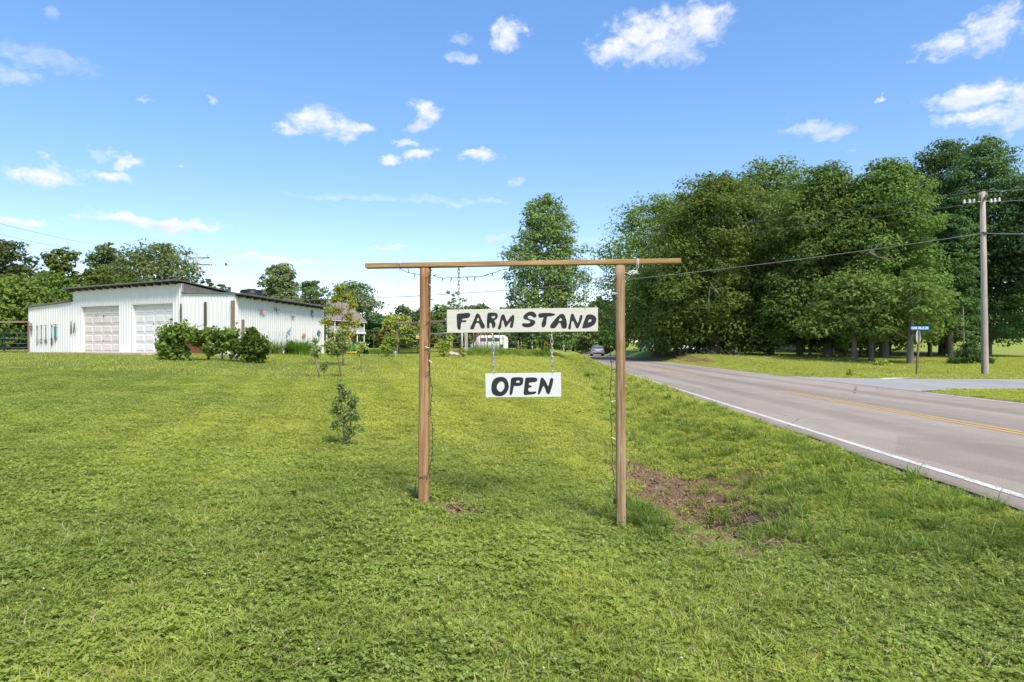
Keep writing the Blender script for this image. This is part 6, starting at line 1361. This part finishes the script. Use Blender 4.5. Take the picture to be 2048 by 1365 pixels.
for i, (px, d_, tp_, w_) in enumerate(line_t):
    tree("far_tree", "far green tree of the background tree line, " + ordw[rank[i]], px, d_, tp_, w_, 702, "far_leaf" if i % 3 else "oak_leaf", 'skirt', .26 + d_ * .0026, 44, 150, 70 + i, group="far tree line", branches=5)
tree("far_tree", "hazy rounded tree on the right edge beyond the field", 2032, 190, 618, 66, 688, "far_leaf", 'ball', .62, 36, 130, 120, group="far tree line"); tree("far_tree", "low far tree just left of the right-edge tree", 1990, 200, 655, 60, 690, "far_leaf", 'ball', .62, 26, 120, 121, group="far tree line")
# far wood closing the horizon
rg2 = np.random.default_rng(77); nclu = 420; azs = rg2.uniform(-.95, .95, nclu); ds = rg2.uniform(250, 420, nclu); xc = np.sin(azs) * ds; yc = np.cos(azs) * ds; hh = rg2.uniform(4, 13, nclu)
Pw = []; Nw = []
for i in range(nclu):
    dv_ = rg2.normal(size=(60, 3)); dv_ /= np.linalg.norm(dv_, axis=1, keepdims=True); z0 = gz(xc[i], yc[i])
    Pw.append(np.array([xc[i], yc[i], z0 + hh[i] * .5]) + dv_ * np.array([hh[i] * .65, hh[i] * .65, hh[i] * .5]) * rg2.uniform(.6, 1, (60, 1))); Nw.append(dv_ + rg2.normal(size=(60, 3)) * .5 + np.array([0, 0, .5]))
wd = leaf_mesh("far_wood", np.concatenate(Pw), np.concatenate(Nw), 1.7, .8, "far_leaf", rg2); tag(link(bpy.data.objects.new("far_wood", wd)), "far-off woodland closing the horizon behind the fields", "woods", kind='stuff')
# dead limbs showing pale in the grove
def limb(label, pts, d_, r_):
    P_ = [at(x_, y_, d_ + dz) for x_, y_, dz in pts]; o0 = P_[0]; e = empty("dead_branch", tuple(o0)); tag(e, label, "branch", "bare dead branches in the grove"); m_ = MB(); n = len(P_)
    m_.tube([p - o0 for p in P_], [r_ * (1 - .8 * i / (n - 1)) for i in range(n)], 6); m_.build("wood", "pale_bark", e); rs_ = random.Random(len(label)); m_ = MB()
    for i in range(1, n):
        q = P_[i] - o0; u = Vector((rs_.uniform(-1, 1), rs_.uniform(-.4, .4), rs_.uniform(.2, 1))) * r_ * 14; m_.tube([q, q + u * .6, q + u + Vector((rs_.uniform(-.3, .3), 0, 0))], [r_ * .4, r_ * .25, r_ * .08], 5)
    m_.build("twigs", "pale_bark", e)
limb("pale bare dead branch high in the grove's left end", [(1375, 487, 3), (1350, 476, 0), (1330, 468, -2), (1310, 470, -3), (1285, 462, -3)], 66, .12)
limb("pale broken snag hanging in the second grove oak", [(1418, 625, 0), (1417, 600, 0), (1420, 575, 0), (1430, 580, -.5), (1440, 592, -1)], 58.5, .08)
limb("thin bare fallen branch low at the grove's left", [(1365, 622, 1), (1345, 634, 0), (1322, 643, -1), (1295, 650, -1.5)], 63, .06)
limb("bare grey branch crossing the bright-sided oak", [(1725, 515, 2), (1740, 505, 0), (1755, 515, -1), (1790, 520, -2)], 50.5, .09)

# ------------------------------------------------------------------ small plants
def sapling(name, label, px, py, d, stems, leafsz, nleaf, material, bark="bark", cat="sapling", group=None, seed=0, aspect=.5, spread=1.0, mult=2.4):
    """stems: list of polylines in photo pixels with radius; leaves grow round the given leaf zones (px, py, rx, ry, share)"""
    rg_ = np.random.default_rng(seed + 500); base = at(px, py, d); zg = gz(base.x, base.y); base.z = zg
    e = empty(name, tuple(base)); tag(e, label, cat, group); k = d / FPX; dz = zg - at(px, py, d).z
    m_ = MB(); segs, zones = stems
    for pl_ in segs:
        P_ = [at(x_, y_, d) - base + Vector((0, rg_.normal(0, .04 * spread), dz)) for x_, y_, r_ in pl_]; m_.tube(P_, [r_ for _, _, r_ in pl_], 6)
    rr = random.Random(seed); P_ = []; N_ = []; tot = sum(z[4] for z in zones)
    for (zx, zy, rx, ry, sh) in zones:
        c_ = at(zx, zy, d) - base + Vector((0, 0, dz)); n = int(mult * nleaf * sh / tot); ns = max(3, n // 16)
        dv_ = rg_.normal(size=(ns, 3)); dv_ /= np.linalg.norm(dv_, axis=1, keepdims=True); tip = np.array(c_) + dv_ * np.array([rx * k, rx * k, ry * k]) * rg_.uniform(.35, 1.0, (ns, 1))
        root = np.array([c_.x, c_.y, c_.z - ry * k * .5])
        for q in range(ns): m_.tube([root, root * .4 + tip[q] * .6 + np.array([0, 0, .1 * ry * k]), tip[q]], [.007 * d / 20 + .002, .005 * d / 20 + .001, .002], 4)
        for q in range(ns):
            mm = max(4, n // ns); tt_ = rg_.uniform(.35, 1.08, mm)[:, None]; p = root * (1 - tt_) + tip[q] * tt_ + rg_.normal(0, leafsz * .5, (mm, 3)); P_.append(p); N_.append(rg_.normal(size=(mm, 3)) * .8 + np.array([0, -.2, .7]))
    m_.build("stem", bark, e); obj("foliage", leaf_mesh("foliage", np.concatenate(P_), np.concatenate(N_), leafsz, aspect, material, rg_), e); return e
G3 = "young trees on the lawn"
sapling("yellow_tree", "slender young tree with golden-yellow leaves on the lawn", 687, 737, 30, ([[(687,740,.05),(686,700,.045),(685,660,.035),(684,620,.025),(683,575,.01)], [(686,690,.025),(700,665,.015),(712,640,.008)], [(686,680,.025),(672,655,.015),(660,645,.008)], [(685,640,.02),(705,615,.01)], [(684,630,.02),(668,612,.01)]],
   [(680,578,18,10,1.1),(690,595,22,8,1.2),(668,600,14,8,.7),(704,612,16,9,.9),(672,622,22,10,1.1),(700,634,14,8,.8),(655,645,18,8,.8),(690,650,24,12,.9),(712,650,10,10,.5),(700,668,16,12,.6),(676,668,14,10,.5)]), .115, 2000, "gold_leaf", "pale_bark", group=G3, seed=1, mult=1.5)
sapling("sapling", "leafy yellow-green sapling in front of the yellow tree", 682, 760, 22.5, ([[(683,762,.028),(679,735,.024),(674,712,.02),(672,700,.014)], [(675,716,.016),(665,690,.008)], [(675,716,.016),(690,690,.01)]], [(672,700,22,18,1.2),(690,690,18,20,1),(660,690,14,16,.7),(684,672,14,14,.7)]), .10, 700, "sapling_leaf", group=G3, seed=2)
sapling("sapling", "twiggy half-bare sapling, leftmost of the young trees", 639.5, 760, 22.5, ([[(640,761,.03),(635,735,.028),(632,712,.024),(631,690,.018),(630,672,.01)], [(631,690,.012),(624,672,.006),(627,664,.004)], [(632,690,.012),(641,676,.006),(643,668,.004)]], [(632,708,12,10,1),(636,698,9,10,.5),(627,705,8,8,.5),(631,682,6,8,.3)]), .08, 330, "sapling_leaf", "pale_bark", group=G3, seed=3)
sapling("seedling", "small grey-green seedling between the two saplings", 649, 742, 25, ([[(650,743,.01),(648,730,.008),(649,718,.005)]], [(648,728,11,12,1)]), .07, 190, "sapling_leaf", group=G3, seed=4)
sapling("shrub", "multi-stemmed young shrub nearest the camera, low on lawn", 690, 895, 9.1, ([[(692,900,.010),(690,860,.009),(686,825,.007),(683,790,.005),(682,765,.003)], [(694,900,.009),(697,865,.008),(704,835,.006),(708,800,.003)], [(690,900,.008),(688,860,.007),(676,830,.005),(668,800,.003)], [(695,900,.008),(699,870,.006),(702,830,.005),(714,805,.003)], [(688,898,.006),(683,880,.005),(668,855,.003),(660,840,.002)], [(686,895,.004),(680,905,.003)], [(696,880,.005),(712,862,.003),(728,855,.002)], [(690,840,.006),(700,800,.004),(702,770,.002)]],
   [(685,790,20,20,1),(706,800,16,18,.9),(672,818,16,18,.8),(692,830,22,20,1.1),(712,830,14,16,.7),(668,845,12,14,.5),(700,858,16,14,.6),(722,858,10,5,.2),(684,770,12,12,.4),(690,880,12,10,.3)]), .040, 1250, "sapling_leaf", cat="shrub", seed=5)
sapling("staked_sapling", "thin staked sapling in front of the lawn tractor", 722, 723, 28, ([[(722,723,.018),(722,690,.018),(721,665,.016)], [(722,690,.01),(716,675,.006)]], [(716,678,12,8,1),(727,672,10,10,1),(721,690,5,12,.5)]), .10, 170, "fresh_leaf", "galvanised", group=G3, seed=6)
sapling("bright_shrub", "bright lime shrub left of the garden gate post", 778, 714, 40, ([[(778,714,.03),(776,690,.02),(774,668,.01)], [(778,705,.02),(787,680,.01)], [(778,700,.02),(768,685,.01)]], [(775,675,9,14,1),(788,678,11,14,1),(778,692,15,12,1.1),(768,690,9,10,.6),(776,710,9,7,.4)]), .14, 620, "fresh_leaf", cat="shrub", seed=7)
sapling("green_shrub", "full green shrub in front of the garden gate", 885, 715, 42, ([[(886,716,.03),(886,700,.02),(884,685,.01)], [(886,712,.02),(897,690,.01),(900,675,.006)], [(886,710,.02),(875,692,.01)]], [(884,692,13,14,1.2),(896,690,9,14,.8),(876,690,8,10,.6),(900,676,5,14,.4),(886,705,10,10,.8)]), .13, 620, "fresh_leaf", cat="shrub", seed=8)
sapling("green_shrub", "small upright shrub beside the grey gate post", 926, 713, 42, ([[(927,714,.02),(925,700,.015),(921,685,.006)]], [(924,698,7,14,1),(928,707,7,7,.6)]), .11, 240, "sapling_leaf", cat="shrub", seed=9)
sapling("roadside_weed", "single leafy weed on the verge across the road", 1700, 748, 33, ([[(1700,750,.012),(1700,740,.01),(1700,731,.005)]], [(1700,741,6,9,1)]), .11, 120, "fresh_leaf", cat="weed", seed=10)
sapling("grass_tussock", "dark leafy tussock on the ditch bank left of the road", 1183, 742, 31, ([[(1180,744,.01),(1176,735,.006)], [(1186,744,.01),(1192,738,.006)]], [(1178,738,11,5,1),(1188,740,10,5,1)]), .13, 240, "vine_leaf", cat="weed", seed=11)
sapling("fallen_branch", "fallen leafy branch lying under the grove", 1765, 726, 45, ([[(1750,724,.04),(1765,722,.03),(1782,722,.012)]], [(1765,721,16,5,1),(1755,724,8,4,.5)]), .20, 170, "fresh_leaf", cat="branch", seed=12)
sapling("bare_sapling", "nearly bare dead sapling left of the utility pole", 1929, 725, 48, ([[(1929,727,.07),(1928,690,.06),(1927,650,.045),(1926,615,.02)], [(1928,665,.03),(1918,645,.012),(1908,640,.006)], [(1927,655,.03),(1938,640,.012)], [(1927,640,.02),(1916,622,.008)]], [(1920,640,14,18,1)]), .16, 60, "dark_leaf", "pale_bark", seed=13)
sapling("dark_bush", "dense dark bush at the foot of the grove by the pole", 1940, 728, 46, ([[(1940,730,.05),(1938,710,.03)], [(1942,730,.05),(1950,712,.03)]], [(1935,705,30,22,2.2),(1915,718,22,10,1),(1960,710,18,16,1),(1940,690,18,12,.8),(1980,720,12,8,.3)]), .17, 2400, "dark_leaf", cat="bush", seed=14)
# grape vines on their trellis in front of the shed
G4 = "grape vines by the shed"
sapling("grape_vine", "bushy grape vine at the left, trailing to the ground", 352, 725, 28, ([[(356,726,.04),(354,700,.035),(352,670,.03)]], [(352,668,38,24,2.4),(345,700,34,20,2),(382,670,34,20,1.5),(360,715,24,9,.7),(330,690,18,18,.8)]), .15, 2400, "vine_leaf", cat="grape vine", group=G4, seed=20, aspect=.9, mult=1.7)
sapling("grape_vine", "grape vine in the middle, open at the bottom", 430, 718, 28.5, ([[(418,718,.035),(416,690,.03),(420,665,.025)], [(445,718,.02),(444,690,.02),(446,665,.015)]], [(405,668,34,19,1.5),(440,666,36,20,1.6),(425,688,36,16,1.3),(464,680,30,20,1.2),(455,662,28,14,.9)]), .15, 1900, "vine_leaf", cat="grape vine", group=G4, seed=21, aspect=.9, mult=1.7)
sapling("grape_vine", "full grape vine at the right, against the white side wall", 508, 714, 28.5, ([[(512,714,.04),(510,690,.03),(506,665,.025)]], [(508,668,28,22,1.8),(520,685,22,24,1.5),(488,680,24,18,1.1),(510,700,20,12,.8),(505,650,14,8,.4)]), .15, 2200, "vine_leaf", cat="grape vine", group=G4, seed=22, aspect=.9, mult=1.7)
tre = empty("trellis", tuple(at(465, 716, 28.6))); q0 = tre.location; tag(tre, "weathered timber trellis with slanting props among the vines", "trellis")
for (x0, y0, x1, y1, w_) in ((460, 716, 488, 688, .10), (471, 716, 492, 694, .10), (444.5, 720, 444.5, 690, .05), (520.5, 716, 520, 690, .06), (486, 714, 486, 640, .10), (417, 718, 417, 655, .08)): m_ = MB(); m_.beam(at(x0, y0 + 2, 28.6) - q0, at(x1, y1, 28.75) - q0, w_, w_, (0, 1, 0)); m_.build("prop", "brown_wood", tre)
for y_ in (660, 676): m_ = MB(); m_.tube([at(330, y_ + 3, 28.6) - q0, at(530, y_, 28.6) - q0], .006, 4); m_.build("wire", "galvanised", tre)
# strap-leaved clumps along the side wall
def strap(name, label, px, py, d, n, h, sp_, seed, material="lily_leaf"):
    rs_ = random.Random(seed); b = at(px, py, d); zg = gz(b.x, b.y); e = empty(name, (b.x, b.y, zg)); tag(e, label, "plant"); V = []; F = []
    for i in range(n):
        a_ = rs_.uniform(0, 6.28); r_ = sp_ * .5 * math.sqrt(rs_.random()); x_, y_ = r_ * math.cos(a_), r_ * math.sin(a_) * .6; d_ = a_ + rs_.uniform(-.6, .6); hh = h * rs_.uniform(.6, 1.1); ln = hh * rs_.uniform(.15, .75); w_ = .022; b0 = len(V)
        for k in range(5):
            q = k / 4; zz = hh * (q - .38 * q * q * ln / hh * 1.6); cx_, cy_ = x_ + math.cos(d_) * ln * q * q, y_ + math.sin(d_) * ln * q * q; ww = w_ * (1 - q * .9); V += [(cx_ - math.sin(d_) * ww, cy_ + math.cos(d_) * ww, zz), (cx_ + math.sin(d_) * ww, cy_ - math.cos(d_) * ww, zz)]
        for k in range(4): F.append((b0 + 2*k, b0 + 2*k+1, b0 + 2*k+3, b0 + 2*k+2))
    obj("leaves", mesh_np("leaves", V, F, material), e); return e
e = strap("strap_plant", "loose clump of arching leaves left along the side wall", 552, 711, 37, 220, 1.0, .7, 1, "tall_grass")
m_ = MB(); [m_.tube([(q * .1, 0, 0), (q * .16, 0, .9), (q * .22, 0, 1.3)], .008, 4) for q in (-2, 0, 1, 2)]; m_.build("stalk", "bark", e)
strap("strap_plant", "dense bright green lily clump along the side wall", 596, 711, 38, 620, 1.15, 1.1, 2)
strap("strap_plant", "lily clump at the right, nearest the dump cart", 614, 710, 39.5, 340, 1.0, .7, 3)
sapling("wall_shrub", "small broad-leaved shrub between the strap-leaved clumps", 577, 706, 38, ([[(577,709,.02),(578,695,.015),(580,682,.008)]], [(580,686,9,9,1),(575,697,9,10,1)]), .16, 230, "vine_leaf", cat="shrub", seed=31)
# orange day lilies by the lone tree
dl = strap("day_lilies", "orange day lilies blooming at the lone tree's foot", 1083, 714, 47, 160, .8, 1.2, 5); rs_ = random.Random(6)
for k in range(11):
    x_, z_ = rs_.uniform(-.55, .65), rs_.uniform(.55, 1.05); y_ = rs_.uniform(-.3, .2); m_ = MB()
    for j in range(6): a_ = j * 1.047 + rs_.random(); m_.add([(0, 0, 0), (.07 * math.cos(a_) - .02 * math.sin(a_), .07 * math.sin(a_) + .02 * math.cos(a_), .06), (.13 * math.cos(a_), .13 * math.sin(a_), .05), (.07 * math.cos(a_) + .02 * math.sin(a_), .07 * math.sin(a_) - .02 * math.cos(a_), .06)], [(0, 1, 2, 3)])
    MB().tube([(x_, y_, z_), (x_ + rs_.uniform(-.1, .1), y_, 0)], .008, 4).build("stalk", "lily_leaf", dl); m_.build("flower", "lily_orange", dl, loc=(x_, y_, z_))
